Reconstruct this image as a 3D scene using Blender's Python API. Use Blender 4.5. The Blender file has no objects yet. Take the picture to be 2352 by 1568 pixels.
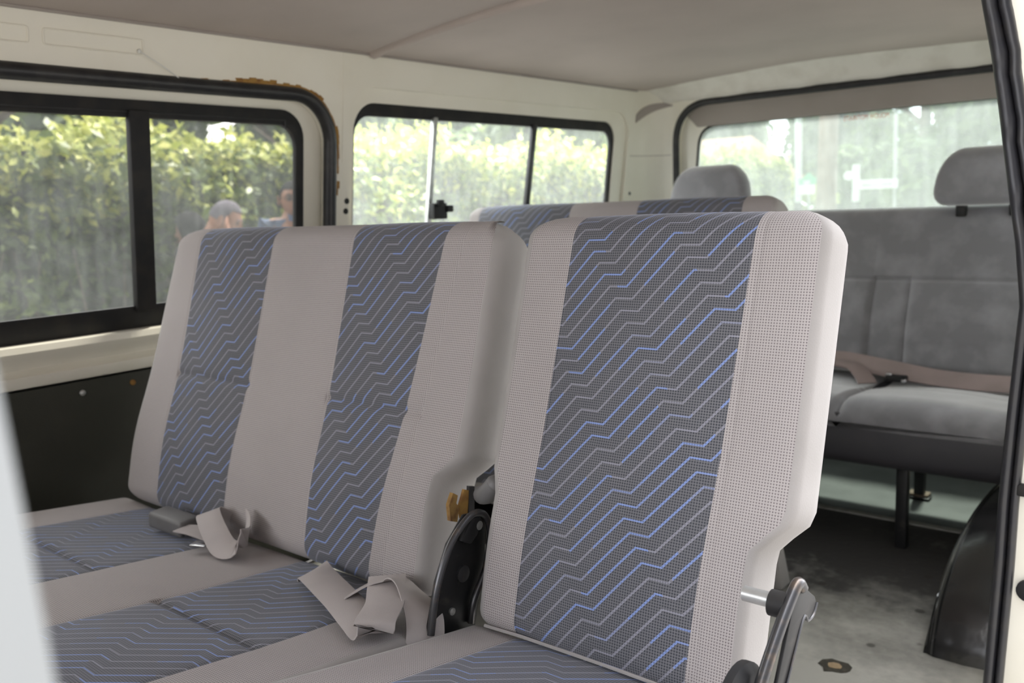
import bpy, bmesh, math, random
import numpy as np
from mathutils import Vector, Matrix
from mathutils.geometry import tessellate_polygon
random.seed(4); rng = np.random.default_rng(7)
PI = math.pi
sc = bpy.context.scene
COL = sc.collection

# ------------------------------------------------------------------ helpers
def tag(o, label=None, cat=None, group=None, kind=None):
    if label: o['label'] = label
    if cat: o['category'] = cat
    if group: o['group'] = group
    if kind: o['kind'] = kind
    return o
def empty(name, loc=(0, 0, 0), label=None, cat=None, group=None, kind=None):
    o = bpy.data.objects.new(name, None); COL.objects.link(o)
    o.location = loc; o.empty_display_size = .1
    return tag(o, label, cat, group, kind)
def link(name, me, mats, parent=None, smooth=True):
    o = bpy.data.objects.new(name, me); COL.objects.link(o)
    for m in (mats if isinstance(mats, (list, tuple)) else [mats]): me.materials.append(m)
    if smooth: me.polygons.foreach_set('use_smooth', [True] * len(me.polygons))
    if parent:
        o.parent = parent
        if parent.type == 'EMPTY' and parent.parent is None: o.matrix_parent_inverse = Matrix.Translation(parent.location).inverted()
        elif parent.parent is not None or parent.type != 'EMPTY': o.matrix_parent_inverse = wm(parent).inverted()
    return o
def wm(o):
    m = Matrix.LocRotScale(o.location, o.rotation_euler, o.scale)
    return m if o.parent is None else wm(o.parent) @ o.matrix_parent_inverse @ m
def autosmooth(me, ang=40):
    me.polygons.foreach_set('use_smooth', [True] * len(me.polygons))
    bm = bmesh.new(); bm.from_mesh(me)
    for e in bm.edges:
        if len(e.link_faces) == 2 and e.calc_face_angle(0) > math.radians(ang): e.smooth = False
    bm.to_mesh(me); bm.free()
class MB:
    """collects shapes (world coordinates) that become ONE mesh object"""
    def __init__(s): s.v = []; s.f = []; s.mi = []
    def add(s, vs, fs, mi=0):
        o = len(s.v); s.v += [tuple(v) for v in vs]
        s.f += [tuple(i + o for i in f) for f in fs]; s.mi += [mi] * len(fs); return s
    def box(s, lo, hi, mi=0, M=None):
        x0, y0, z0 = lo; x1, y1, z1 = hi
        v = [Vector(p) for p in ((x0,y0,z0),(x1,y0,z0),(x1,y1,z0),(x0,y1,z0),(x0,y0,z1),(x1,y0,z1),(x1,y1,z1),(x0,y1,z1))]
        if M: v = [M @ p for p in v]
        return s.add(v, [(0,3,2,1),(4,5,6,7),(0,1,5,4),(1,2,6,5),(2,3,7,6),(3,0,4,7)], mi)
    def tube(s, pts, r, n=10, closed=False, mi=0, flat=None):
        """round tube along points; r number or list; flat=(a,b,up) makes an elliptic section"""
        P = [Vector(p) for p in pts]; N = len(P); rings = []
        up = None
        for i, p in enumerate(P):
            a = P[(i - 1) % N] if (closed or i > 0) else p
            b = P[(i + 1) % N] if (closed or i < N - 1) else p
            t = (b - a).normalized()
            if up is None:
                up = Vector((0, 0, 1)) if abs(t.z) < .9 else Vector((1, 0, 0))
                if flat: up = Vector(flat[2])
            elif flat: up = Vector(flat[2])
            u = (up - t * up.dot(t)).normalized(); w = t.cross(u)
            if not flat: up = u
            rr = r[i] if isinstance(r, (list, tuple)) else r
            ra, rb = (flat[0], flat[1]) if flat else (rr, rr)
            rings.append([p + u * ra * math.cos(2*PI*k/n) + w * rb * math.sin(2*PI*k/n) for k in range(n)])
        v = [q for ring in rings for q in ring]; f = []
        for i in range(N if closed else N - 1):
            j = (i + 1) % N
            for k in range(n): f.append((i*n+k, i*n+(k+1) % n, j*n+(k+1) % n, j*n+k))
        if not closed: f += [tuple(reversed(range(n))), tuple((N-1)*n+k for k in range(n))]
        return s.add(v, f, mi)
    def sweep(s, path, prof, closed_prof=True, mi=0, cap=True):
        """prof: list per path point (or one list) of world offset vectors"""
        N = len(path); n = None; v = []; f = []
        for i, p in enumerate(path):
            pr = prof[i] if isinstance(prof[0], list) else prof
            n = len(pr); v += [Vector(p) + Vector(q) for q in pr]
        for i in range(N - 1):
            for k in range(n if closed_prof else n - 1):
                f.append((i*n+k, i*n+(k+1) % n, (i+1)*n+(k+1) % n, (i+1)*n+k))
        if closed_prof and cap: f += [tuple(reversed(range(n))), tuple((N-1)*n+k for k in range(n))]
        return s.add(v, f, mi)
    def plate(s, outer, holes, th, fm, mi=0):
        """flat plate with holes: loops of (a,b) in plane, fm(a,b,t)->3D, th = thickness"""
        loops = [outer] + list(holes); flat = [p for L in loops for p in L]
        tris = tessellate_polygon([[Vector((a, b, 0)) for a, b in L] for L in loops])
        n = len(flat)
        v = [fm(a, b, 0) for a, b in flat] + [fm(a, b, th) for a, b in flat]
        f = [tuple(t) for t in tris] + [tuple(i + n for i in reversed(t)) for t in tris]
        o = 0
        for L in loops:
            m = len(L)
            for k in range(m): f.append((o+k, o+(k+1) % m, n+o+(k+1) % m, n+o+k))
            o += m
        return s.add(v, f, mi)
    def lathe(s, c, axis, prof, n=20, mi=0):
        """prof: (radius, height along axis)"""
        a = Vector(axis).normalized(); u = a.orthogonal().normalized(); w = a.cross(u); c = Vector(c); v = []; f = []
        for r, h in prof: v += [c + a*h + (u*math.cos(2*PI*k/n) + w*math.sin(2*PI*k/n))*r for k in range(n)]
        for i in range(len(prof) - 1):
            for k in range(n): f.append((i*n+k, i*n+(k+1) % n, (i+1)*n+(k+1) % n, (i+1)*n+k))
        f += [tuple(reversed(range(n))), tuple((len(prof)-1)*n+k for k in range(n))]
        return s.add(v, f, mi)
    def strap(s, pts, wid, th=.0022, mi=0, sub=6):
        """webbing: pts = list of (centre, width vector); smoothly interpolated"""
        C = [Vector(p[0]) for p in pts]; W = [Vector(p[1]).normalized() for p in pts]
        def cr(A, i, t):
            p0 = A[max(i-1, 0)]; p1 = A[i]; p2 = A[i+1]; p3 = A[min(i+2, len(A)-1)]
            return .5*((2*p1)+(p2-p0)*t+(2*p0-5*p1+4*p2-p3)*t*t+(3*p1-p0-3*p2+p3)*t**3)
        cs = []; ws = []
        for i in range(len(C) - 1):
            for k in range(sub): cs.append(cr(C, i, k/sub)); ws.append(cr(W, i, k/sub))
        cs.append(C[-1]); ws.append(W[-1])
        path = cs; prof = []
        for i, c in enumerate(cs):
            t = (cs[min(i+1, len(cs)-1)] - cs[max(i-1, 0)]).normalized()
            w = (ws[i] - t*ws[i].dot(t)).normalized(); n = t.cross(w)
            prof.append([w*(wid/2)*a + n*(th/2)*b for a, b in ((-1,-.6),(-.97,-1),(.97,-1),(1,-.6),(1,.6),(.97,1),(-.97,1),(-1,.6))])
        return s.sweep(path, prof, mi=mi)
    def build(s, name, mats, parent=None, ang=40, bevel=0, seg=2):
        me = bpy.data.meshes.new(name); me.from_pydata(s.v, [], s.f)
        me.polygons.foreach_set('material_index', s.mi)
        bm = bmesh.new(); bm.from_mesh(me); bmesh.ops.recalc_face_normals(bm, faces=bm.faces)
        if bevel:
            bmesh.ops.remove_doubles(bm, verts=bm.verts, dist=1e-5)
            es = [e for e in bm.edges if len(e.link_faces) == 2 and e.calc_face_angle(0) > .5]
            bmesh.ops.bevel(bm, geom=es, offset=bevel, segments=seg, profile=.5, affect='EDGES', clamp_overlap=True)
        bm.to_mesh(me); bm.free(); me.update()
        autosmooth(me, ang)
        o = link(name, me, mats, parent, smooth=False)
        return o
def rrect(a0, b0, a1, b1, r, n=8):
    rs = r if isinstance(r, (list, tuple)) else [r]*4
    out = []
    for (cx, cy, q), rr in zip(((a0, b0, 2), (a1, b0, 3), (a1, b1, 0), (a0, b1, 1)), rs):
        ccx = cx + (rr if cx == a0 else -rr); ccy = cy + (rr if cy == b0 else -rr)
        for k in range(n + 1):
            t = (q + k/n)*PI/2; out.append((ccx + rr*math.cos(t), ccy + rr*math.sin(t)))
    return out
def catmull(P, sub=8, closed=False):
    P = [Vector(p) for p in P]; N = len(P); out = []
    for i in range(N if closed else N - 1):
        g = (lambda k: P[k % N]) if closed else (lambda k: P[min(max(k, 0), N-1)])
        p0, p1, p2, p3 = g(i-1), g(i), g(i+1), g(i+2)
        for k in range(sub):
            t = k/sub; out.append(.5*((2*p1)+(p2-p0)*t+(2*p0-5*p1+4*p2-p3)*t*t+(3*p1-p0-3*p2+p3)*t**3))
    if not closed: out.append(P[-1])
    return out

# ------------------------------------------------------------------ materials
def newmat(name):
    m = bpy.data.materials.new(name); m.use_nodes = True; nt = m.node_tree; nt.nodes.clear()
    out = nt.nodes.new('ShaderNodeOutputMaterial'); return m, nt, out
def N(nt, typ, **kw):
    n = nt.nodes.new(typ)
    for k, v in kw.items():
        if k.startswith('i_'):
            key = k[2:]; key = int(key) if key.isdigit() else key
            n.inputs[key].default_value = v
        else: setattr(n, k, v)
    return n
def L(nt, a, b): nt.links.new(a, b)
def math_(nt, op, a, b=None, c=None, clamp=False):
    n = nt.nodes.new('ShaderNodeMath'); n.operation = op; n.use_clamp = clamp
    for i, x in enumerate((a, b, c)):
        if x is None: continue
        if isinstance(x, (int, float)): n.inputs[i].default_value = x
        else: L(nt, x, n.inputs[i])
    return n.outputs[0]
def mixc(nt, fac, a, b):
    n = nt.nodes.new('ShaderNodeMix'); n.data_type = 'RGBA'
    for s_, x in ((0, fac), (6, a), (7, b)):
        if isinstance(x, (int, float)): n.inputs[s_].default_value = x
        elif isinstance(x, tuple): n.inputs[s_].default_value = (*x, 1) if len(x) == 3 else x
        else: L(nt, x, n.inputs[s_])
    return n.outputs[2]
def paint(name, col, col2=None, rough=.5, scale=8, spec=.5, bump=0, bscale=200, metal=0, lo=.45, hi=.7, detail=6, stretch=None, sheen=0, coat=0):
    m, nt, out = newmat(name)
    p = N(nt, 'ShaderNodeBsdfPrincipled'); p.inputs['Roughness'].default_value = rough; p.inputs['Metallic'].default_value = metal
    p.inputs['Specular IOR Level'].default_value = spec
    if sheen: p.inputs['Sheen Weight'].default_value = sheen
    if coat: p.inputs['Coat Weight'].default_value = coat
    tc = N(nt, 'ShaderNodeTexCoord'); vec = tc.outputs['Object']
    if stretch:
        mp = N(nt, 'ShaderNodeMapping'); mp.inputs['Scale'].default_value = stretch; L(nt, vec, mp.inputs[0]); vec = mp.outputs[0]
    if col2:
        n = N(nt, 'ShaderNodeTexNoise', i_Scale=scale, i_Detail=detail); L(nt, vec, n.inputs['Vector'])
        r = N(nt, 'ShaderNodeMapRange'); r.inputs[1].default_value = lo; r.inputs[2].default_value = hi; L(nt, n.outputs[0], r.inputs[0])
        L(nt, mixc(nt, r.outputs[0], col, col2), p.inputs['Base Color'])
    else: p.inputs['Base Color'].default_value = (*col, 1)
    if bump:
        b = N(nt, 'ShaderNodeTexNoise', i_Scale=bscale, i_Detail=3); L(nt, tc.outputs['Object'], b.inputs['Vector'])
        bp = N(nt, 'ShaderNodeBump', i_Strength=bump, i_Distance=.002); L(nt, b.outputs[0], bp.inputs['Height']); L(nt, bp.outputs[0], p.inputs['Normal'])
    L(nt, p.outputs[0], out.inputs[0]); return m
def dots(nt, uvx, uvy, pitch):
    """0..1 mask of the little holes of an airmesh cloth, offset rows"""
    a = math_(nt, 'MULTIPLY', math_(nt, 'ADD', uvx, uvy), 2*PI/pitch*.5)
    b = math_(nt, 'MULTIPLY', math_(nt, 'SUBTRACT', uvx, uvy), 2*PI/pitch*.5)
    s = math_(nt, 'MULTIPLY', math_(nt, 'COSINE', a), math_(nt, 'COSINE', b))
    return math_(nt, 'MULTIPLY_ADD', s, .5, .5)
def uvs(nt):
    u = N(nt, 'ShaderNodeUVMap'); s = N(nt, 'ShaderNodeSeparateXYZ'); L(nt, u.outputs[0], s.inputs[0]); return s.outputs[0], s.outputs[1]
def mesh_cloth(name, base, hole, pitch=.0031):
    m, nt, out = newmat(name); x, y = uvs(nt)
    d = dots(nt, x, y, pitch)
    r = N(nt, 'ShaderNodeMapRange'); r.inputs[1].default_value = .58; r.inputs[2].default_value = .82; L(nt, d, r.inputs[0])
    tc = N(nt, 'ShaderNodeTexCoord'); n = N(nt, 'ShaderNodeTexNoise', i_Scale=7, i_Detail=5); L(nt, tc.outputs['Object'], n.inputs['Vector'])
    soil = N(nt, 'ShaderNodeMapRange'); soil.inputs[1].default_value = .5; soil.inputs[2].default_value = .8; soil.inputs[4].default_value = .25; L(nt, n.outputs[0], soil.inputs[0])
    c = mixc(nt, soil.outputs[0], base, tuple(v*.72 for v in base)); c = mixc(nt, r.outputs[0], c, hole)
    p = N(nt, 'ShaderNodeBsdfPrincipled', i_Roughness=.85); p.inputs['Specular IOR Level'].default_value = .15; p.inputs['Sheen Weight'].default_value = .15
    L(nt, c, p.inputs['Base Color'])
    bp = N(nt, 'ShaderNodeBump', i_Strength=.35, i_Distance=.001, invert=True); L(nt, d, bp.inputs['Height']); L(nt, bp.outputs[0], p.inputs['Normal'])
    L(nt, p.outputs[0], out.inputs[0]); return m
def zigzag_cloth(name, dark, thread, grey, blue, pitch=.0031):
    """charcoal cloth with stepped diagonal pinstripes, some stitches blue, some grey"""
    m, nt, out = newmat(name); x0_, y0_ = uvs(nt); x = math_(nt, 'MULTIPLY', x0_, 1.13); y = math_(nt, 'MULTIPLY', y0_, 1.13)
    px, py, vx, vy, fl = .0885, .0735, .0117, -.0163, .027
    det = px*vy - py*vx
    a = math_(nt, 'ADD', math_(nt, 'MULTIPLY', x, vy/det), math_(nt, 'MULTIPLY', y, -vx/det))
    b = math_(nt, 'ADD', math_(nt, 'MULTIPLY', x, -py/det), math_(nt, 'MULTIPLY', y, px/det))
    fa = fl*vy/det; fb = -fl*py/det              # the flat step ends at (fa, fb)
    t = math_(nt, 'FRACT', a)
    up = math_(nt, 'MULTIPLY', t, fb/fa)
    dn = math_(nt, 'MULTIPLY', math_(nt, 'SUBTRACT', 1.0, t), fb/(1-fa))
    isflat = math_(nt, 'LESS_THAN', t, fa)
    g = math_(nt, 'MINIMUM', up, dn) if fb > 0 else math_(nt, 'MAXIMUM', up, dn)
    q = math_(nt, 'SUBTRACT', b, g)
    row = math_(nt, 'ROUND', q); dist = math_(nt, 'ABSOLUTE', math_(nt, 'SUBTRACT', q, row))
    line = N(nt, 'ShaderNodeMapRange'); line.inputs[1].default_value = .085; line.inputs[2].default_value = .065; L(nt, dist, line.inputs[0])
    # blue / grey runs along each line
    cv = N(nt, 'ShaderNodeCombineXYZ'); L(nt, math_(nt, 'FLOOR', math_(nt, 'MULTIPLY_ADD', a, 2.0, math_(nt, 'MULTIPLY', row, .37))), cv.inputs[0]); L(nt, row, cv.inputs[1])
    wn = N(nt, 'ShaderNodeTexWhiteNoise', noise_dimensions='2D'); L(nt, cv.outputs[0], wn.inputs['Vector'])
    isb = N(nt, 'ShaderNodeMapRange'); isb.inputs[1].default_value = .42; isb.inputs[2].default_value = .62; L(nt, wn.outputs[0], isb.inputs[0])
    lc = mixc(nt, isb.outputs[0], grey, blue)
    d = dots(nt, x0_, y0_, pitch)
    dr = N(nt, 'ShaderNodeMapRange'); dr.inputs[1].default_value = .45; dr.inputs[2].default_value = .75; L(nt, d, dr.inputs[0])
    tc = N(nt, 'ShaderNodeTexCoord'); n = N(nt, 'ShaderNodeTexNoise', i_Scale=9, i_Detail=4); L(nt, tc.outputs['Object'], n.inputs['Vector'])
    c0 = mixc(nt, n.outputs[0], tuple(v*.85 for v in thread), tuple(v*1.2 for v in thread))
    c = mixc(nt, dr.outputs[0], c0, dark)
    lc2 = mixc(nt, math_(nt, 'MULTIPLY', dr.outputs[0], .45), lc, dark)
    c = mixc(nt, line.outputs[0], c, lc2)
    p = N(nt, 'ShaderNodeBsdfPrincipled', i_Roughness=.85); p.inputs['Specular IOR Level'].default_value = .15; p.inputs['Sheen Weight'].default_value = .4; p.inputs['Sheen Roughness'].default_value = .4; p.inputs['Sheen Tint'].default_value = (.85, .88, 1, 1)
    L(nt, c, p.inputs['Base Color'])
    bp = N(nt, 'ShaderNodeBump', i_Strength=.3, i_Distance=.001, invert=True); L(nt, d, bp.inputs['Height']); L(nt, bp.outputs[0], p.inputs['Normal'])
    L(nt, p.outputs[0], out.inputs[0]); return m
def glass(name, tint, dust, streak=.5, scale=14, dustcol=(.9, .95, .92)):
    m, nt, out = newmat(name)
    tr = N(nt, 'ShaderNodeBsdfTransparent'); tr.inputs[0].default_value = (*tint, 1)
    tl = N(nt, 'ShaderNodeBsdfTranslucent'); tl.inputs[0].default_value = (*dustcol, 1)
    gl = N(nt, 'ShaderNodeBsdfGlossy', i_Roughness=.03)
    tc = N(nt, 'ShaderNodeTexCoord'); n = N(nt, 'ShaderNodeTexNoise', i_Scale=scale, i_Detail=8, i_Roughness=.7); L(nt, tc.outputs['Object'], n.inputs['Vector'])
    mp = N(nt, 'ShaderNodeMapping'); mp.inputs['Scale'].default_value = (30, 30, 1.5); L(nt, tc.outputs['Object'], mp.inputs[0])
    n2 = N(nt, 'ShaderNodeTexNoise', i_Scale=1.5, i_Detail=4); L(nt, mp.outputs[0], n2.inputs['Vector'])
    f = math_(nt, 'MULTIPLY', math_(nt, 'ADD', math_(nt, 'MULTIPLY', n.outputs[0], 1.2), math_(nt, 'MULTIPLY', n2.outputs[0], .8)), 1.0)
    fac = math_(nt, 'MULTIPLY', math_(nt, 'MULTIPLY_ADD', math_(nt, 'SUBTRACT', f, 1.0), streak*2, 1.0, clamp=False), dust, clamp=True)
    mx = N(nt, 'ShaderNodeMixShader'); L(nt, fac, mx.inputs[0]); L(nt, tr.outputs[0], mx.inputs[1]); L(nt, tl.outputs[0], mx.inputs[2])
    lw = N(nt, 'ShaderNodeLayerWeight'); fr = math_(nt, 'MULTIPLY_ADD', math_(nt, 'POWER', lw.outputs['Facing'], 5.0), .45, .012)
    m2 = N(nt, 'ShaderNodeMixShader'); L(nt, fr, m2.inputs[0]); L(nt, mx.outputs[0], m2.inputs[1]); L(nt, gl.outputs[0], m2.inputs[2])
    L(nt, m2.outputs[0], out.inputs[0]); return m
def leafmat(name, c1, c2, c3):
    m, nt, out = newmat(name)
    at = N(nt, 'ShaderNodeAttribute', attribute_name='tone')
    r = N(nt, 'ShaderNodeValToRGB'); e = r.color_ramp.elements
    e[0].color = (*c1, 1); e[1].color = (*c3, 1); k = e.new(.5); k.color = (*c2, 1); L(nt, at.outputs['Fac'], r.inputs[0])
    d = N(nt, 'ShaderNodeBsdfPrincipled', i_Roughness=.45); L(nt, r.outputs[0], d.inputs['Base Color'])
    t = N(nt, 'ShaderNodeBsdfTranslucent'); L(nt, r.outputs[0], t.inputs[0])
    mx = N(nt, 'ShaderNodeMixShader', i_0=.35); L(nt, d.outputs[0], mx.inputs[1]); L(nt, t.outputs[0], mx.inputs[2]); L(nt, mx.outputs[0], out.inputs[0]); return m

CREAM = paint('cream_paint', (.83, .80, .70), (.79, .755, .645), rough=.38, scale=5)
CREAMD = paint('cream_vinyl', (.80, .775, .71), (.70, .67, .60), rough=.6, scale=14, bump=.15, bscale=60)
RUST = paint('rust', (.34, .19, .045), (.20, .09, .025), rough=.8, scale=60)
LINER = paint('grey_headliner', (.50, .435, .395), (.43, .375, .34), rough=.8, scale=3, bump=.08, bscale=300, lo=.4, hi=.75)
TAUPE = paint('taupe_vinyl', (.36, .32, .29), (.33, .29, .26), rough=.6, scale=6)
RUBBER = paint('black_rubber', (.016, .016, .018), (.03, .029, .029), rough=.38, scale=30, spec=.45)
RUBMAT = paint('matt_black_rubber', (.012, .012, .013), (.022, .02, .018), rough=.6, scale=25, spec=.35)
SEALRUB = paint('door_seal_rubber', (.022, .022, .026), (.032, .03, .03), rough=.33, scale=25, spec=.5)
PANELB = paint('dark_vinyl_panel', (.035, .036, .026), (.045, .045, .034), rough=.6, scale=8, bump=.15, bscale=250)
FLOORM = None
PLAIN = paint('plain_grey_cloth', (.40, .378, .365), (.36, .34, .325), rough=.9, scale=9, spec=.1, bump=.15, bscale=500, sheen=.2)
GREYM = mesh_cloth('grey_airmesh', (.47, .435, .425), (.20, .175, .18))
ZIG = zigzag_cloth('zigzag_cloth', (.062, .065, .078), (.175, .176, .190), (.31, .31, .36), (.26, .35, .66))
VELOUR = paint('grey_velour', (.215, .21, .225), (.30, .295, .315), rough=.95, scale=16, spec=.05, bump=.2, bscale=350, sheen=1.0, lo=.45, hi=.75, detail=9)
VELLIGHT = VELOUR
VINYLD = paint('charcoal_vinyl', (.06, .058, .066), (.066, .063, .07), rough=.5, scale=10)
BLACKV = paint('black_vinyl', (.012, .012, .013), (.022, .022, .022), rough=.2, scale=12, spec=.7, bump=.3, bscale=40)
STEELB = paint('black_painted_steel', (.014, .014, .015), (.04, .036, .032), rough=.45, scale=40, spec=.35, lo=.6, hi=.75)
STEELW = paint('worn_steel_edge', (.10, .10, .105), (.22, .17, .13), rough=.3, scale=45, metal=.75, lo=.55, hi=.75)
CHROME = paint('bright_metal', (.62, .62, .62), rough=.22, metal=1)
ALU = paint('aluminium', (.55, .56, .55), (.42, .43, .42), rough=.4, metal=.85, scale=30)
WEB = paint('seatbelt_webbing', (.47, .43, .42), (.42, .385, .375), rough=.75, scale=12, spec=.2, bump=.1, bscale=700)
WEBB = paint('brown_grey_webbing', (.30, .235, .225), (.25, .20, .19), rough=.6, scale=12, spec=.3)
BUCK = paint('grey_buckle_plastic', (.17, .165, .165), (.14, .135, .135), rough=.45, scale=20)
FOAM = paint('torn_foam', (.32, .19, .06), (.18, .09, .035), rough=.95, scale=70)
GREENF = paint('worn_green_grey_metal', (.075, .080, .079), (.115, .121, .119), rough=.45, scale=9, lo=.4, hi=.7)
BARK = paint('bark', (.16, .12, .09), (.10, .075, .055), rough=.9, scale=14)
G_TINT = glass('tinted_glass', (.60, .60, .585), .03, .8, 16)
G_SIDE = glass('dusty_clear_glass', (.95, .97, .95), .065, .5, 16)
G_REAR = glass('hazy_rear_glass', (.54, .585, .56), .085, .35, 10)

# ------------------------------------------------------------------ camera, sky, sun
cam_d = bpy.data.cameras.new('camera'); cam = bpy.data.objects.new('camera', cam_d); COL.objects.link(cam)
R = ((0.7738101917763727, -0.06531758080826408, 0.6300407929177039), (0.6320166993206326, 0.1457338386724995, -0.7611284648767452), (-0.042103193262105536, 0.9871652657499319, 0.15405213148152158))
cam.matrix_world = Matrix(((*R[0], 0), (*R[1], 0), (*R[2], .88), (0, 0, 0, 1)))
cam_d.sensor_width = 22.3; cam_d.lens = 2015.97/2352*22.3; cam_d.clip_start = .02; cam_d.clip_end = 300
cam_d.dof.use_dof = True; cam_d.dof.focus_distance = .97; cam_d.dof.aperture_fstop = 4.0
sc.camera = cam
w = bpy.data.worlds.new('sky'); sc.world = w; w.use_nodes = True; nt = w.node_tree; nt.nodes.clear()
wo = N(nt, 'ShaderNodeOutputWorld'); bg = N(nt, 'ShaderNodeBackground')
tc = N(nt, 'ShaderNodeTexCoord'); n = N(nt, 'ShaderNodeTexNoise', i_Scale=2.2, i_Detail=6); L(nt, tc.outputs['Generated'], n.inputs['Vector'])
r = N(nt, 'ShaderNodeMapRange'); r.inputs[1].default_value = .4; r.inputs[2].default_value = .65; L(nt, n.outputs[0], r.inputs[0])
L(nt, mixc(nt, r.outputs[0], (.88, .91, 1.0), (1.0, .975, .95)), bg.inputs[0]); L(nt, bg.outputs[0], wo.inputs[0])
vd = N(nt, 'ShaderNodeVectorMath', operation='DOT_PRODUCT'); vd.inputs[1].default_value = (.08, .85, .52); L(nt, tc.outputs['Generated'], vd.inputs[0])
mr = N(nt, 'ShaderNodeMapRange', interpolation_type='SMOOTHSTEP'); mr.inputs[1].default_value = -.1; mr.inputs[2].default_value = 1.0; mr.inputs[3].default_value = 1.9; mr.inputs[4].default_value = 2.7
v2 = N(nt, 'ShaderNodeVectorMath', operation='DOT_PRODUCT'); v2.inputs[1].default_value = (.95, -.27, .16); L(nt, tc.outputs['Generated'], v2.inputs[0])
m2_ = N(nt, 'ShaderNodeMapRange', interpolation_type='SMOOTHSTEP'); m2_.inputs[1].default_value = .05; m2_.inputs[2].default_value = .85; m2_.inputs[3].default_value = 1.0; m2_.inputs[4].default_value = .06
L(nt, v2.outputs['Value'], m2_.inputs[0])
L(nt, vd.outputs['Value'], mr.inputs[0]); L(nt, math_(nt, 'MULTIPLY', mr.outputs[0], m2_.outputs[0]), bg.inputs['Strength'])   # thin cloud, brighter round the veiled sun; added dim side cuts doorway light
sd = bpy.data.lights.new('sun', 'SUN'); sd.energy = 5.0; sd.angle = math.radians(6); sd.color = (1, .96, .88)
sun = bpy.data.objects.new('sun', sd); COL.objects.link(sun); sun.location = (3, 2, 12)
sun.rotation_euler = Vector((-.05, .47, .88)).to_track_quat('Z', 'Y').to_euler()
sc.view_settings.view_transform = 'Standard'; sc.view_settings.look = 'None'; sc.view_settings.gamma = 1; sc.view_settings.exposure = 1.95
sc.view_settings.use_curve_mapping = False
sc.cycles.max_bounces = 8; sc.cycles.diffuse_bounces = 5; sc.cycles.transparent_max_bounces = 12; sc.cycles.glossy_bounces = 3
sc.cycles.sample_clamp_indirect = 8; sc.cycles.caustics_reflective = False; sc.cycles.caustics_refractive = False

# ------------------------------------------------------------------ the van body
TL = .13
def XW(z): return -1.70 - TL*(1.2 - z)
def wl(a, b, t, off=0): return (XW(b) - off - t, a, b)         # left wall: a = Y, b = z; thickness goes outward
def XR(z):                                                       # right body side, bulging
    P = [(-.7, -.28), (0, -.266), (.106, -.263), (.302, -.255), (.406, -.253), (.536, -.247), (.705, -.237), (.793, -.246), (.862, -.257), (.985, -.275), (1.059, -.287), (1.139, -.303), (1.263, -.330), (1.4, -.36)]
    for (z0, x0), (z1, x1) in zip(P, P[1:]):
        if z0 <= z <= z1: return x0 + (x1 - x0)*(z - z0)/(z1 - z0)
YR = 2.92
def YB(z): return YR + .15*(1.2 - z)
# left wall
wall = MB()
dopen = rrect(-.75, .30, 1.415, 1.145, (.05, .05, .11, .11))
w2step = rrect(1.478, .66, 2.775, 1.186, .085)
wall.plate([(-1.1, 0), (2.80, 0), (2.80, 1.262), (-1.1, 1.262)], [dopen, w2step], .03, lambda a, b, t: wl(a, b, t))
wl_o = wall.build('wall_left', CREAM, ang=25); tag(wl_o, kind='structure')
# inner step plate round the rear side window
w2hole = rrect(1.500, .70, 2.705, 1.150, .07)
st = MB(); st.plate(rrect(1.47, .65, 2.785, 1.195, .085), [w2hole], .012, lambda a, b, t: wl(a, b, t, .012)); st.build('window_reveal', CREAM, wl_o, ang=25)
for y, z in ((1.471, .906), (1.468, .881), (2.815, .903)):
    MB().lathe((XW(z), y, z), (1, 0, 0), [(.0075, -.004), (.0075, .0015), (.004, .002)], 14).build('hole_plug', RUBMAT, wl_o)
# pressed rectangles in the header
for y0, y1 in ((.755, .945), (.57, .728)):
    g = MB(); loop = [wl(a, b, 0, -.0012) for a, b in rrect(y0, 1.203, y1, 1.231, .005, 3)]
    g.tube(loop, .0017, 6, closed=True); g.build('pressed_panel_rim', CREAM, wl_o)
g = MB(); g.tube([wl(1.455, z, 0, -.0003) for z in np.linspace(1.0, 1.26, 8)], .0012, 6); g.build('panel_joint', CREAM, wl_o)
# rust along the seal edge
ru = MB(); loop = rrect(-.75, .30, 1.415, 1.145, (.05, .05, .11, .11), 14)
pts = [p for p in loop if p[0] > 1.0 and p[1] > .75]
rb = random.Random(3)
path = []
for (a0, b0), (a1, b1) in zip(loop, loop[1:] + loop[:1]):
    nseg = max(1, int(math.hypot(a1-a0, b1-b0)/.015))
    for k in range(nseg): path.append((a0+(a1-a0)*k/nseg, b0+(b1-b0)*k/nseg))
run = [(a, b) for a, b in path if (a > 1.02 and b > 1.1) or (a > 1.38 and b > .92)]
run.sort(key=lambda p: math.atan2(p[1]-.9, p[0]-1.0))
cx, cz = 1.25, .98
for i in range(len(run)-1):
    wdt = .004 + .006*abs(rb.gauss(0, .6))
    if rb.random() < .12: continue
    q = []
    for (a, b), s_ in ((run[i], 0), (run[i+1], 0), (run[i+1], 1), (run[i], 1)):
        d = Vector((a-cx, b-cz)).normalized(); e = .024 + s_*wdt
        q.append(wl(a+d.x*e, b+d.y*e, 0, -.0008))
    q2 = [Vector(p) + Vector((-.002, 0, 0)) for p in q]
    ru.add(q + q2, [(0,1,2,3),(7,6,5,4),(0,4,5,1),(1,5,6,2),(2,6,7,3),(3,7,4,0)])
ru.build('rust_stain', RUST, wl_o)
# sliding door on the far side, recessed in its opening
w1hole = rrect(-.60, .655, 1.345, 1.112, .062)
dm = MB(); dm.plate(rrect(-.80, .25, 1.45, 1.19, .1), [w1hole], .02, lambda a, b, t: wl(a, b, t, .032)); 
d1 = dm.build('door_1', CREAM, ang=25); tag(d1, kind='structure')
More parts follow.
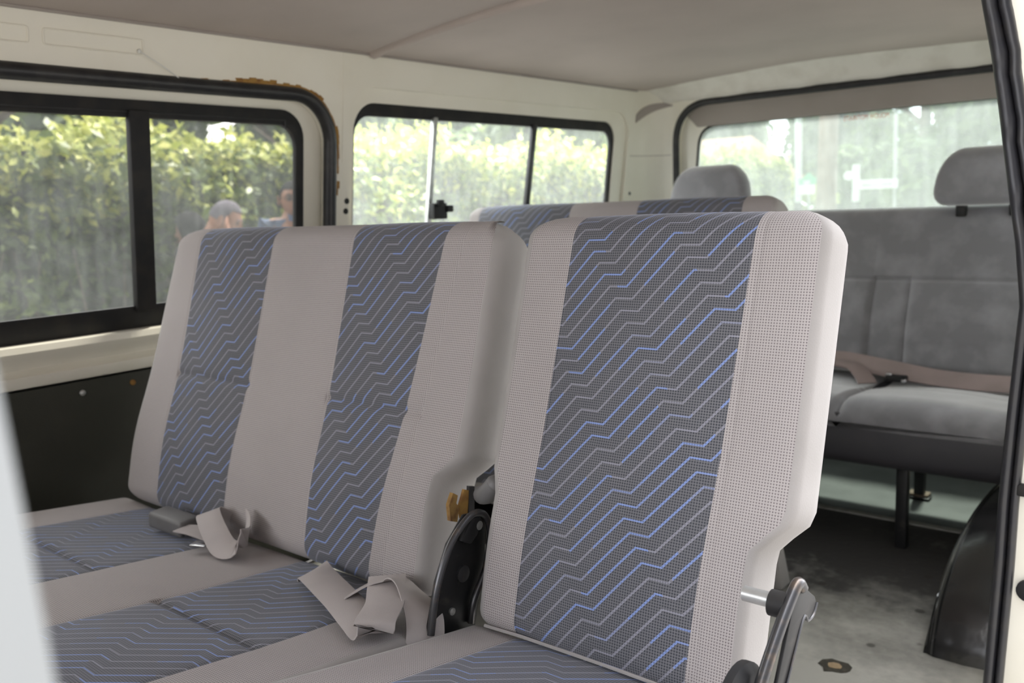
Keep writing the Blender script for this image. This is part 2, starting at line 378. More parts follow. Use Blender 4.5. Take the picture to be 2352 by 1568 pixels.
# window 1: black rubber frame, glass, divider
def ring_tube(loop, fm, r, m, name, parent, flat=None):
    g = MB(); g.tube([fm(a, b) for a, b in loop], r, 10, closed=True); return g.build(name, m, parent)
win1 = empty('window_1', (XW(.9), .5, .9), kind='structure')
f = MB(); f.plate(rrect(-.615, .64, 1.354, 1.120, .065), [rrect(-.56, .702, 1.332, 1.086, .05)], .014, lambda a, b, t: wl(a, b, t, .022)); f.build('window_frame', RUBMAT, win1, bevel=.003)
g = MB(); g.plate(rrect(-.58, .68, 1.345, 1.10, .05), [], .004, lambda a, b, t: wl(a, b, t, .030)); g.build('glass', G_TINT, win1)
dv = MB(); dv.plate([(.918, .69), (.962, .69), (.962, 1.10), (.918, 1.10)], [], .02, lambda a, b, t: wl(a, b, t, .012)); dv.build('divider', RUBMAT, win1, bevel=.004)
ln = MB(); ln.tube([wl(a, 1.096 + .0*a, 0, .0215) for a in np.linspace(.0, 1.30, 12)], .0018, 6); ln.tube([wl(1.30, b, 0, .0215) for b in np.linspace(1.096, 1.075, 4)], .0018, 6); ln.build('frame_groove', RUBBER, win1)
# the seal round the door opening
s1 = MB(); n_ = len(dopen)
s1.tube([wl(a, b, 0, .004) for a, b in rrect(-.75, .30, 1.420, 1.154, (.05, .05, .11, .11), 12)], .0165, 12, closed=True)
t1 = s1.build('trim_1', RUBBER); tag(t1, kind='structure')
# sill and belt line under window 1
sl = MB(); ys = [(-.7 + i*.1) for i in range(22)]
prof = [(-.026, .655), (.004, .652), (.010, .640), (.006, .628), (-.004, .618), (-.006, .606), (.002, .598), (.012, .594), (.016, .584), (.012, .572), (-.026, .568)]
v = [[(XW(z) + dx, y, z) for dx, z in prof] for y in (-.74, 1.405)]
sl.add(v[0] + v[1], [(k, k+1, len(prof)+k+1, len(prof)+k) for k in range(len(prof)-1)] + [tuple(range(len(prof))), tuple(reversed(range(len(prof), 2*len(prof))))])
tag(sl.build('trim_2', CREAM), kind='structure')
# dark vinyl panel below
pn = MB(); pn.plate([(-.9, .0), (2.75, .0), (2.75, .566), (-.9, .566)], [], .02, lambda a, b, t: (-1.772 - t - .02*(.57-b), a, b))
bp_ = pn.build('baseboard_left', PANELB, ang=25); tag(bp_, kind='structure')
for y, z, m in ((.782, .543, ALU), (.887, .545, RUST)):
    MB().lathe((-1.771, y, z), (1, 0, 0), [(.006, -.002), (.006, .001), (.004, .003), (.001, .0035)], 14).build('screw', m, bp_)
# window 2
win2 = empty('window_2', (XW(.9), 2.1, .9), kind='structure')
f = MB(); f.plate(rrect(1.498, .69, 2.707, 1.152, .072), [rrect(1.508, .74, 2.688, 1.118, .05)], .012, lambda a, b, t: wl(a, b, t, .018)); f.build('window_frame', RUBMAT, win2, bevel=.002)
g = MB(); g.plate(rrect(1.503, .72, 2.695, 1.135, .05), [], .004, lambda a, b, t: wl(a, b, t, .026)); g.build('glass', G_SIDE, win2)
dv = MB(); dv.plate([(1.766, .73), (1.784, .73), (1.800, 1.125), (1.784, 1.125)], [], .014, lambda a, b, t: wl(a, b, t, .008)); dv.build('sliding_divider', ALU, win2, bevel=.003)
dv = MB(); dv.plate([(2.205, .73), (2.228, .73), (2.252, 1.125), (2.230, 1.125)], [], .014, lambda a, b, t: wl(a, b, t, .010)); dv.build('divider', RUBBER, win2, bevel=.003)
la = MB(); la.box((XW(.87)-.006, 1.772, .848), (XW(.87)+.016, 1.826, .893)); la.box((XW(.87)+.004, 1.82, .866), (XW(.87)+.022, 1.846, .886)); la.box((XW(.87)+.012, 1.785, .885), (XW(.87)+.024, 1.808, .902))
la.build('latch', RUBMAT, win2, bevel=.003)
# rear left corner pillar, a rounded upright joining side and back
cp = MB(); zs = np.linspace(0, 1.31, 24); v = []; nA = 9
for z in zs:
    x0 = XW(z); y1 = YB(z); ry = y1 - 2.79; rx = .09
    for k in range(nA):
        t = k/(nA-1)*PI/2
        v.append((x0 + rx - rx*math.cos(t), 2.79 + ry*math.sin(t)*1.0, z))
m_ = len(zs); f = [(i*nA+k, i*nA+k+1, (i+1)*nA+k+1, (i+1)*nA+k) for i in range(m_-1) for k in range(nA-1)]
vo = [(x-.02, y+.02, z) for x, y, z in v]; o = len(v)
f2 = [tuple(reversed([i+o for i in q])) for q in f]
edge = [(k, k+1, o+k+1, o+k) for k in range(nA-1)] + [((m_-1)*nA+k, (m_-1)*nA+k+1, o+(m_-1)*nA+k+1, o+(m_-1)*nA+k) for k in range(nA-1)]
edge += [(i*nA, (i+1)*nA, o+(i+1)*nA, o+i*nA) for i in range(m_-1)] + [(i*nA+nA-1, (i+1)*nA+nA-1, o+(i+1)*nA+nA-1, o+i*nA+nA-1) for i in range(m_-1)]
cp.add(v + vo, f + f2 + edge); tp = cp.build('trim_3', CREAM, ang=50); tag(tp, kind='structure')
def CPt(z, k, off=.001):
    t = k*PI/2; x0 = XW(z); ry = YB(z) - 2.79; rx = .09
    p = Vector((x0 + rx - rx*math.cos(t), 2.79 + ry*math.sin(t), z)); nrm = Vector((math.cos(t)*ry, -math.sin(t)*rx, 0)).normalized()
    return p + nrm*off
g = MB(); g.tube([CPt(1.036, k, .0) for k in np.linspace(.02, .98, 10)], .0012, 6); g.build('pillar_joint', TAUPE, tp)
# comma-shaped grey trim piece near the roof corner
cmid = [(.10, 1.166), (.20, 1.18), (.36, 1.196), (.55, 1.207), (.78, 1.212), (.98, 1.210)]; cw = [.014, .017, .0165, .013, .008, .0015]
pm = catmull([(a, b, w_) for (a, b), w_ in zip(cmid, cw)], 5); g = MB(); top = []; bot = []; topo = []; boto = []
for p in pm:
    top.append(CPt(p.y + p.z, p.x, .004)); bot.append(CPt(p.y - p.z, p.x, .004)); topo.append(CPt(p.y + p.z, p.x, -.002)); boto.append(CPt(p.y - p.z, p.x, -.002))
n_ = len(pm)
g.add(top + bot + topo + boto, [(i, i+1, n_+i+1, n_+i) for i in range(n_-1)] + [(i, i+1, 2*n_+i+1, 2*n_+i) for i in range(n_-1)] + [(n_+i, n_+i+1, 3*n_+i+1, 3*n_+i) for i in range(n_-1)] + [(0, n_, 3*n_, 2*n_), (n_-1, 2*n_-1, 4*n_-1, 3*n_-1)])
g.build('grip_cover', TAUPE, tp, ang=60)
# rear wall frame with the tailgate opening
def wb(a, b, t, off=0): return (a, YB(b) + off + t, b)
XC = -1.0
def trap(x0b, x0t, zb, zt, r, n=10):
    """opening symmetrical about the van's middle, narrower at the top"""
    P = [Vector((2*XC - x0b, zb)), Vector((2*XC - x0t, zt)), Vector((x0t, zt)), Vector((x0b, zb))]; out = []
    for i, p in enumerate(P):
        a = (P[i-1] - p).normalized(); b = (P[(i+1) % 4] - p).normalized(); rr = r[i]
        for k in range(n + 1):
            t = k/n; q0 = p + a*rr; q1 = p + b*rr
            out.append(tuple(q0*(1-t)**2 + p*2*t*(1-t) + q1*t*t))
    return out
hatch = trap(-1.70, -1.598, .02, 1.205, (.05, .14, .14, .05))
rw = MB(); rw.plate([(2*XC-(XW(0)+.09), 0), (2*XC-(XW(1.262)+.09), 1.262), (XW(1.262)+.09, 1.262), (XW(0)+.09, 0)][::-1], [hatch], .03, lambda a, b, t: wb(a, b, t))
wb_o = rw.build('wall_back', CREAM, ang=25); tag(wb_o, kind='structure')
hs = MB(); hs.tube([wb(a, b, 0, .0) for a, b in trap(-1.702, -1.60, .02, 1.21, (.05, .14, .14, .05), 14)], .0125, 10, closed=True); t4 = hs.build('trim_4', RUBBER); tag(t4, kind='structure')
# padded header between headliner and tailgate seal
hp = MB(); xs = np.linspace(-1.695, -.305, 44); path = []; prof = []
for x in xs:
    u = (x - XC)/.7; cz = 1.263 + .027*(1 - u*u)
    path.append((x, 0, 0)); wob = .002*math.sin(x*23) + .0015*math.sin(x*51)
    prof.append([(0, 2.84, cz+.004), (0, 2.868, cz-.006+wob), (0, 2.888, 1.246+wob), (0, 2.900, 1.232), (0, 2.906, 1.222+wob), (0, 2.93, 1.216), (0, 2.97, 1.24), (0, 2.96, cz+.02), (0, 2.86, cz+.02)])
hp.sweep(path, prof); tag(hp.build('trim_5', CREAMD, ang=60), kind='structure')
# tailgate with its window
tg = MB(); gl_loop = trap(-1.60, -1.530, .70, 1.132, (.05, .07, .07, .05))
tg.plate(trap(-1.74, -1.63, -.02, 1.235, (.05, .14, .14, .05)), [gl_loop], .025, lambda a, b, t: wb(a, b, t, .034))
d2 = tg.build('door_2', CREAM, ang=25); tag(d2, kind='structure')
up = MB(); outl = [(-1.583, 1.183), (-1.535, 1.128), (2*XC+1.535, 1.128), (2*XC+1.583, 1.183), (2*XC+1.56, 1.215), (-1.56, 1.215)]
up.plate(outl, [], .014, lambda a, b, t: wb(a, b, t, .022)); up.build('upper_trim', TAUPE, d2, bevel=.005)
lt = MB(); lt.plate([(-1.6, .06), (-.4, .06), (-.4, .6), (-1.6, .6)], [], .012, lambda a, b, t: wb(a, b, t, .022)); lt.build('lower_trim', GREENF, d2, bevel=.004)
win3 = empty('window_3', (XC, YB(.95), .95), kind='structure')
gr = MB(); gr.tube([wb(a, b, 0, .034) for a, b in trap(-1.598, -1.528, .70, 1.13, (.05, .07, .07, .05), 12)], .0045, 8, closed=True); gr.build('window_frame', RUBMAT, win3)
g = MB(); g.plate(trap(-1.60, -1.53, .69, 1.14, (.05, .07, .07, .05)), [], .004, lambda a, b, t: wb(a, b, t, .044)); g.build('glass', G_REAR, win3)
fc = bpy.data.curves.new('lettering', 'FONT'); fc.body = 'MOLIOW MOTVRAITS'; fc.size = .021; fc.space_character = 1.05; fc.extrude = .0002
to = bpy.data.objects.new('tmp', fc); COL.objects.link(to); dg = bpy.context.evaluated_depsgraph_get()
me = bpy.data.meshes.new_from_object(to.evaluated_get(dg)); bpy.data.objects.remove(to)
xsv = [v.co.x for v in me.vertices]; wd = max(xsv)
for v in me.vertices:
    x, z, y = v.co.x, v.co.y, v.co.z
    X_ = -.874 - x/wd*.142; Z_ = 1.1035 + z
    v.co = (X_, YB(Z_) + .043 - y, Z_)
me.flip_normals()
link('lettering', me, paint('red_lettering', (.75, .22, .12), rough=.6), win3, smooth=False)
# right side: rear quarter with a window, the door jamb and its seal
def wr(a, b, t, off=0): return (XR(b) + off + t, a, b)
q = MB(); zrow = list(np.linspace(0, 1.262, 22))
def strip(y0, y1, z0, z1, mb):
    zz = [z for z in zrow if z0 < z < z1]; zz = [z0] + zz + [z1]
    for za, zb in zip(zz, zz[1:]):
        mb.add([(XR(za), y0, za), (XR(za), y1, za), (XR(zb), y1, zb), (XR(zb), y0, zb), (XR(za)+.03, y0, za), (XR(za)+.03, y1, za), (XR(zb)+.03, y1, zb), (XR(zb)+.03, y0, zb)],
               [(0,1,2,3),(7,6,5,4),(0,3,7,4),(1,5,6,2)])
strip(1.462, 2.86, 0, .73, q); strip(1.462, 1.56, .73, 1.13, q); strip(2.70, 2.86, .73, 1.13, q); strip(1.462, 2.86, 1.13, 1.262, q)
strip(-1.1, -.02 + .0, 1.18, 1.262, q); strip(-.02, 1.462, 1.20, 1.262, q); strip(-1.1, -.03, 0, .74, q)
wr_o = q.build('wall_right', CREAM, ang=50); tag(wr_o, kind='structure')
cp2 = MB(); v = []
for z in zs:
    x0 = XR(z); ry = YB(z) - 2.86
    for k in range(nA):
        t = k/(nA-1)*PI/2; v.append((x0 - .09 + .09*math.cos(t), 2.86 + ry*math.sin(t), z))
vo = [(x+.02, y+.02, z) for x, y, z in v]
cp2.add(v + vo, f + f2 + edge); tag(cp2.build('trim_6', CREAM, ang=50), kind='structure')
win4 = empty('window_4', (-.26, 2.1, .93), kind='structure')
g = MB()
for za, zb in zip(np.linspace(.72, 1.14, 8), np.linspace(.72, 1.14, 8)[1:]):
    g.add([(XR(za)+.012, 1.55, za), (XR(za)+.012, 2.71, za), (XR(zb)+.012, 2.71, zb), (XR(zb)+.012, 1.55, zb), (XR(za)+.016, 1.55, za), (XR(za)+.016, 2.71, za), (XR(zb)+.016, 2.71, zb), (XR(zb)+.016, 1.55, zb)], [(0,1,2,3),(7,6,5,4)])
g.build('glass', G_SIDE, win4)
wfm = MB(); wfm.box((-1.8, -1.13, 0), (-.24, -1.1, .78)); tag(wfm.build('wall_front', CREAM), kind='structure')  # unseen front wall, added to cut the light from ahead
# door jamb facing the camera
jm = MB(); zz = np.linspace(-.15, 1.262, 40); v = []
for z in zz:
    x = XR(z); v += [(x + .004, 1.455, z), (x + .03, 1.452, z), (x + .075, 1.460, z), (x + .105, 1.475, z), (x + .11, 1.52, z), (x + .004, 1.472, z)]
jm.add(v, [(i*6+k, i*6+(k+1) % 6, (i+1)*6+(k+1) % 6, (i+1)*6+k) for i in range(len(zz)-1) for k in range(6)] + [tuple(range(6))[::-1], tuple((len(zz)-1)*6+k for k in range(6))])
jo = jm.build('trim_7', CREAM, ang=35); tag(jo, kind='structure')
sk = MB(); sk.box((-.228, 1.440, .418), (-.19, 1.456, .436)); sk.build('door_stop', RUBMAT, jo, bevel=.003)
sk = MB(); sk.lathe((-.207, 1.452, .270), (0, -1, 0), [(.017, 0), (.017, .006), (.010, .008), (.004, .008)], 20); sk.build('rubber_bump_stop', RUBMAT, jo)
sk = MB(); sk.tube([(XR(.385)+.012, 1.4525, .384), (XR(.385)+.09, 1.4615, .384)], .0012, 6); sk.build('panel_joint', RUST, jo)
# the black weather strip along that jamb: two rounded lobes and a groove
se = MB(); zz = list(np.linspace(-.10, 1.30, 90)); path = []; prof = []
for z in zz:
    wr_ = max(0, min(1, (z - .74)/.12)); k = 1 + .35*max(0, min(1, (z - .7)/.4))
    wv = wr_*(.0030*math.sin(z*66) + .0016*math.sin(z*131 + 1))
    x = XR(z); path.append((x, 1.452, z)); pr = []
    for i in range(9):
        t = PI - i/8*PI; pr.append(((.0075 + .0075*math.cos(t))*k + .5*wv*(i/8), -.004 - (.011 + wv*.6)*math.sin(t), 0))
    pr.append((.0155*k + wv*.5, -.0015, 0))
    for i in range(8):
        t = PI - i/7*PI; pr.append((.0160*k + wv*.4 + (.0058 + .0058*math.cos(t))*k, -.003 - .0085*math.sin(t), 0))
    pr += [(.0276*k, .004, 0), (0, .004, 0)]
    prof.append(pr)
se.sweep(path, prof); tag(se.build('trim_8', SEALRUB, ang=60), kind='structure')
# front pillar of the door opening, close to the camera
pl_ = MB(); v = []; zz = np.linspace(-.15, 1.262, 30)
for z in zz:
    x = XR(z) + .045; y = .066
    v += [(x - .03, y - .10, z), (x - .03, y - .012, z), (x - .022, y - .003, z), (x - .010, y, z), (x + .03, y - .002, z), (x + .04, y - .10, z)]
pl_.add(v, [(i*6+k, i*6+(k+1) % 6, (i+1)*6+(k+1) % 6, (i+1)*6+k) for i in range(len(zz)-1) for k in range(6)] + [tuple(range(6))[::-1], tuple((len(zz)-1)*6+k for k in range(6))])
tag(pl_.build('wall_front_pillar', paint('shaded_white_paint', (.21, .22, .225), (.17, .18, .19), rough=.35, scale=7), ang=60), kind='structure')  # white pillar with its shade put into the grey base colour
# ceiling: crowned grey headliner with a seam
ce = MB(); nx, ny = 28, 30; v = []
for j in range(ny):
    for i in range(nx):
        u = -1 + 2*i/(nx-1); x = XC + u*.694; y = -1.1 + (2.872 + .0 + 1.1)*j/(ny-1)
        z = 1.263 + .028*(1 - u*u) + .0012*math.sin(x*9 + y*4)*(1-u*u); 
        v.append((x, y, z))
nv = len(v); f = [(j*nx+i, j*nx+i+1, (j+1)*nx+i+1, (j+1)*nx+i) for j in range(ny-1) for i in range(nx-1)]
v2 = [(x, y, z + .03) for x, y, z in v]; rim = [(i, i+1, nv+i+1, nv+i) for i in range(nx-1)] + [((ny-1)*nx+i, (ny-1)*nx+i+1, nv+(ny-1)*nx+i+1, nv+(ny-1)*nx+i) for i in range(nx-1)] + [(j*nx, (j+1)*nx, nv+(j+1)*nx, nv+j*nx) for j in range(ny-1)] + [(j*nx+nx-1, (j+1)*nx+nx-1, nv+(j+1)*nx+nx-1, nv+j*nx+nx-1) for j in range(ny-1)]
ce.add(v + v2, f + [tuple(k+nv for k in reversed(q_)) for q_ in f] + rim); ce_o = ce.build('ceiling', LINER, ang=60); tag(ce_o, kind='structure')
sm = MB(); pts = []
for u in np.linspace(-.985, .985, 30):
    pts.append((XC + u*.694, 1.545 - .05*(1-u*u) - .015*(u+1), 1.2625 + .028*(1-u*u)))
sm.tube(pts, .013, 12); tag(sm.build('trim_9', LINER), kind='structure')
cv_ = MB(); cv_.tube([(XW(1.262)+.004, y, 1.262) for y in np.linspace(-1.1, 2.80, 12)], .004, 8); tag(cv_.build('trim_10', TAUPE), kind='structure')
rf = MB()
for k, (x0, x1) in enumerate(((-1.74, -.27),)):
    rf.box((x0, -1.1, 1.325), (x1, 3.0, 1.345))
tag(rf.build('roof', CREAM), kind='structure')
# loose white wire hanging from the header
wi = MB(); wi.tube(catmull([(XW(1.209)+.004, .936, 1.209), (XW(1.20)+.012, .950, 1.198), (XW(1.186)+.014, .975, 1.185), (XW(1.172)+.010, 1.005, 1.170), (XW(1.165)+.003, 1.022, 1.164)], 5), .0011, 6)
wi.lathe((XW(1.209)+.001, .936, 1.209), (1, 0, 0), [(.004, 0), (.004, .004), (.001, .006)], 10)
tag(wi.build('wire', paint('white_wire', (.7, .7, .66), rough=.5)), 'short loose white wire hanging from the cream header above the side window', 'wire')
# ------------------------------------------------------------------ floor
def floor_mat():
    m, nt, out = newmat('dusty_black_floor_mat'); tc = N(nt, 'ShaderNodeTexCoord')
    n1 = N(nt, 'ShaderNodeTexNoise', i_Scale=5, i_Detail=8, i_Roughness=.65); L(nt, tc.outputs['Object'], n1.inputs['Vector'])
    n2 = N(nt, 'ShaderNodeTexNoise', i_Scale=45, i_Detail=5); L(nt, tc.outputs['Object'], n2.inputs['Vector'])
    # dust lies thick where shoes step in by the sliding door (low Y), thin further back
    sp = N(nt, 'ShaderNodeSeparateXYZ'); L(nt, tc.outputs['Object'], sp.inputs[0])
    g = N(nt, 'ShaderNodeMapRange'); g.inputs[1].default_value = 2.05; g.inputs[2].default_value = 1.45; L(nt, sp.outputs[1], g.inputs[0])
    d = math_(nt, 'ADD', math_(nt, 'MULTIPLY', n1.outputs[0], .9), math_(nt, 'MULTIPLY', g.outputs[0], .75))
    d = math_(nt, 'ADD', d, math_(nt, 'MULTIPLY', n2.outputs[0], .25))
    r = N(nt, 'ShaderNodeMapRange'); r.inputs[1].default_value = .66; r.inputs[2].default_value = 1.22; L(nt, d, r.inputs[0])
    c = mixc(nt, r.outputs[0], (.045, .042, .040), (.50, .485, .44))
    v = N(nt, 'ShaderNodeTexVoronoi', i_Scale=11); L(nt, tc.outputs['Object'], v.inputs['Vector'])
    sr = N(nt, 'ShaderNodeMapRange'); sr.inputs[1].default_value = .13; sr.inputs[2].default_value = .09; L(nt, v.outputs['Distance'], sr.inputs[0])
    c = mixc(nt, math_(nt, 'MULTIPLY', sr.outputs[0], .75), c, (.03, .025, .02))
    p = N(nt, 'ShaderNodeBsdfPrincipled', i_Roughness=.5); L(nt, c, p.inputs['Base Color'])
    bp = N(nt, 'ShaderNodeBump', i_Strength=.5, i_Distance=.004); L(nt, n2.outputs[0], bp.inputs['Height']); L(nt, bp.outputs[0], p.inputs['Normal'])
    L(nt, p.outputs[0], out.inputs[0]); return m
fl = MB(); fl.box((-1.79, -1.1, -.03), (-.20, 3.02, -.004)); fl_o = fl.build('floor', GREENF); tag(fl_o, kind='structure')
fm_ = MB(); fm_.box((-1.775, -1.05, -.0045), (-.262, 2.365, 0)); fm_.build('floor_covering', floor_mat(), fl_o)
fs = MB(); fs.box((-1.77, 2.362, -.004), (-.27, 2.385, .004)); fs.build('edge_strip', paint('dirty_aluminium', (.36, .36, .32), (.22, .21, .18), rough=.5, scale=20), fl_o, bevel=.002)
hl = MB(); rr = random.Random(5)
P = [(-.53 + .030*math.cos(t)*rr.uniform(.7, 1.2), 1.545 + .026*math.sin(t)*rr.uniform(.7, 1.2)) for t in np.linspace(0, 2*PI, 14)[:-1]]
hl.plate(P, [], .0006, lambda a, b, t: (a, b, t + .0002)); hl.build('worn_hole', paint('dark_dirt', (.05, .045, .035), (.09, .08, .06), rough=.9, scale=80), fl_o)
hl = MB(); P = [(-.528 + .017*math.cos(t)*rr.uniform(.7, 1.1), 1.547 + .011*math.sin(t)*rr.uniform(.7, 1.1)) for t in np.linspace(0, 2*PI, 10)[:-1]]
hl.plate(P, [], .0006, lambda a, b, t: (a, b, t + .0008)); hl.build('bare_patch', paint('bare_wood', (.45, .33, .2), (.3, .2, .11), rough=.9, scale=60), fl_o)
# wheel arch under black vinyl
wa = MB(); top = catmull([(1.690, 0, 0), (1.702, .035, 0), (1.728, .075, 0), (1.775, .112, 0), (1.84, .143, 0), (1.93, .166, 0), (2.06, .178, 0), (2.25, .172, 0), (2.42, .14, 0), (2.54, .07, 0), (2.57, 0, 0)], 5)
v = []; k_ = 6
for p in top:
    y, z = p.x, p.y; c = Vector((2.1, .0)); d = Vector((y, z)) - c; d.normalize()
    yo, zo = y + d.x*.006, max(0, z + d.y*.006)
    v += [(-.412, y + (.05 if y < 2 else -.04)*min(1, .4), z*0), (-.411, y, z*.5), (-.405, y, z*.96), (-.392, yo, zo), (-.34, y + d.x*.008, z + d.y*.008), (-.274, y, z)]
wa.add(v, [(i*k_+k, i*k_+k+1, (i+1)*k_+k+1, (i+1)*k_+k) for i in range(len(top)-1) for k in range(k_-1)])
wao = wa.build('wheel_arch_cover', BLACKV, ang=50); tag(wao, 'bulging black vinyl wheel arch cover on the floor beside the door seal', 'wheel arch')
pp = MB(); pp.tube([(-.396, p.x + (p.x-2.1)*.015, p.y + .004) for p in top], .0042, 8); pp.build('piping', BLACKV, wao)
# ------------------------------------------------------------------ seats
def seat_shell(parent, name, mp, xl, xr, S, T, panels=(), grooves_s=(), notchL=0, notchR=0, notch_s=(.13, .19), rt=.04, rb=.03, rx=.05, rs=.03, bulge=.004, e=.012,
               mats=None, pmat=None, crown=0, extra=None, xgro=(), ns=30, panel_name='fabric_panel', backround=True, groove_in_panels=True, gd=.005, shift=None, vflip=1, tL=0, tR=0):
    """a padded block lofted through slices s = 0..S; x across; front face n ~ 0, back face n = -T; mp(x,s,n) -> world"""
    mats = mats or [GREYM, PLAIN]
    borders = sorted({b for p in panels for b in p} | set(xgro))
    lo = borders[0] if borders else (xl*.7 + xr*.3); hi = borders[-1] if borders else (xl*.3 + xr*.7)
    fix = set()
    for b in borders:
        for d in (-.018, -.008, -.0035, 0, .0035, .008, .018):
            if lo <= b + d <= hi: fix.add(round(b + d, 5))
    m = max(2, int((hi - lo)/.025))
    for k in range(m + 1):
        x = lo + (hi - lo)*k/m
        if all(abs(x - q_) > .006 for q_ in fix): fix.add(round(x, 5))
    fix = sorted(fix); nl = 9; ul = [0, .3, .55, .72, .83, .90, .945, .97, .987]
    sv = set()
    for k in range(9): sv.add(round(rb*(1 - math.cos(k/8*PI/2)), 5)); sv.add(round(S - rt*(1 - math.cos(k/8*PI/2)), 5))
    for k in range(ns + 1): sv.add(round(rb + (S - rt - rb)*k/ns, 5))
    for g_ in grooves_s:
        for d in (-.012, -.006, -.0025, 0, .0025, .006, .012): sv.add(round(g_ + d, 5))
    sv = sorted(sv)
    sv = [s for i, s in enumerate(sv) if i == 0 or s - sv[i-1] > .0007]
    def inpanel(x): return any(a - 1e-6 <= x <= b + 1e-6 for a, b in panels)
    def nf(x, s):
        n_ = 0
        for b in borders: n_ -= .0011*math.exp(-((x - b)/.003)**2)
        for a, b in panels:
            if a < x < b: n_ += bulge*math.sin(PI*(x - a)/(b - a))
        if (not groove_in_panels) or inpanel(x):
            for g_ in grooves_s: n_ -= gd*math.exp(-((s - g_)/.006)**2)
        if extra: n_ += extra(x, s)
        u = (x - xl)/(xr - xl); n_ += crown*math.sin(PI*min(max(u, 0), 1))
        return n_
    slices = []; vv = [0.0]; prev = None
    for s in sv:
        d = 0; db = 0; tsc = 1
        if s < rb: d = rb - math.sqrt(max(0, rb*rb - (rb - s)**2)); db = d*.4
        if s > S - rt:
            q_ = s - (S - rt); d = (rt - math.sqrt(max(0, rt*rt - q_*q_)))*(T*.55/rt); db = (rt - math.sqrt(max(0, rt*rt - q_*q_)))*(T*.43/rt)
        ins = 0
        if s > S - rs: ins = rx*(1 - math.sqrt(max(0, 1 - ((s - (S - rs))/rs)**2)))*.85
        if s < rs*.6: ins = max(ins, .5*rx*(1 - math.sqrt(max(0, 1 - ((rs*.6 - s)/(rs*.6))**2))))
        def sm(t): t = max(0, min(1, t)); return t*t*(3 - 2*t)
        ntc = 1 - sm((s - notch_s[0])/(notch_s[1] - notch_s[0]))
        L_ = xl + ins + notchL*ntc; R_ = xr - ins - notchR*ntc; L_ += tL*(s/S)**2; R_ += tR*(s/S)**2
        thick = T - d - db; ee = min(e, thick*.35); back = -T + db
        pts = []; tags = []
        Lx = L_ + ee; Rx = R_ - ee
        xs_ = [Lx + (fix[0] - Lx)*u_ for u_ in ul] + list(fix) + [fix[-1] + (Rx - fix[-1])*(1 - u_) for u_ in reversed(ul)]
        wpx = [xl] + borders + [xr]; wpd = [0] + (list(shift) if shift else [0]*len(borders)) + [0]
        front = [(x + (float(np.interp(x, wpx, wpd))*s/S if shift else 0), nf(x, s) - d) for x in xs_]
        n0 = front[-1][1]
        right = [(R_ - ee*.45, n0 - ee*.12), (R_ - ee*.1, n0 - ee*.5), (R_, n0 - ee*1.1), (R_ + .003*thick/T, (n0 + back)*.5), (R_ - .002, back + ee*1.2), (R_ - ee*.7, back + ee*.2)]
        n1 = front[0][1]
        left = [(L_ + ee*.7, back + ee*.2), (L_ + .002, back + ee*1.2), (L_ - .003*thick/T, (n1 + back)*.5), (L_, n1 - ee*1.1), (L_ + ee*.1, n1 - ee*.5), (L_ + ee*.45, n1 - ee*.12)]
        mid = [(R_ + (L_ - R_)*k/8, back) for k in range(1, 8)]
        pts = front + right + mid + left
        slices.append((s, pts))
        cur = (s, -d)
        if prev: vv.append(vv[-1] + math.hypot(cur[0] - prev[0], cur[1] - prev[1]))
        prev = cur
    nF = len(slices[0][1]) and (2*nl + len(fix)); n = len(slices[0][1])
    V = [mp(x, s, nn) for s, pts in slices for x, nn in pts]
    fx = slices[len(slices)//2][1]
    faces = {None: []}; fm = {None: []}; 
    for k in range(len(panels)): faces[k] = []
    for j in range(len(slices) - 1):
        for i in range(n):
            i2 = (i + 1) % n; fcs = (j*n + i, j*n + i2, (j+1)*n + i2, (j+1)*n + i); key = None
            if i < nF - 1:
                xm = .5*(fx[i][0] + fx[i2][0])
                for k, (a, b) in enumerate(panels):
                    if a < xm < b: key = k
            faces[key].append(fcs)
            if key is None: fm[None].append(0 if i < nF - 1 else 1)
    faces[None] += [tuple(reversed(range(n))), tuple((len(slices)-1)*n + i for i in range(n))]; fm[None] += [1, 1]
    uvc = [(p[0], vflip*vv[j]) for j, (s, pts) in enumerate(slices) for p in pts]
    def mk(nm, F, mts, par, mi=None):
        used = sorted({i for f_ in F for i in f_}); mpi = {o_: k for k, o_ in enumerate(used)}
        me = bpy.data.meshes.new(nm); me.from_pydata([V[i] for i in used], [], [[mpi[i] for i in f_] for f_ in F])
        if mi: me.polygons.foreach_set('material_index', mi)
        uv = me.uv_layers.new(name='UVMap')
        for lp in me.loops: uv.data[lp.index].uv = uvc[used[lp.vertex_index]]
        o_ = link(nm, me, mts, par); return o_
    body = mk(name, faces[None], mats, parent, fm[None])
    for k in range(len(panels)): mk(panel_name, faces[k], [pmat or ZIG], body)
    return body
TH = math.atan(.31); CT, ST = math.cos(TH), math.sin(TH)
def backmap(Y0, z0, dx=0, th=TH):
    c, s_ = math.cos(th), math.sin(th)
    return lambda x, s, n: (x + dx, Y0 + s*s_ - n*c, z0 + s*c + n*s_)
def cushmap(Y0, z0, tilt, dx=0):
    a = math.atan(tilt); c, s_ = math.cos(a), math.sin(a)
    return lambda x, s, n: (x + dx, Y0 - s*c - n*s_*-1*-1, z0 + s*s_ + n*c)
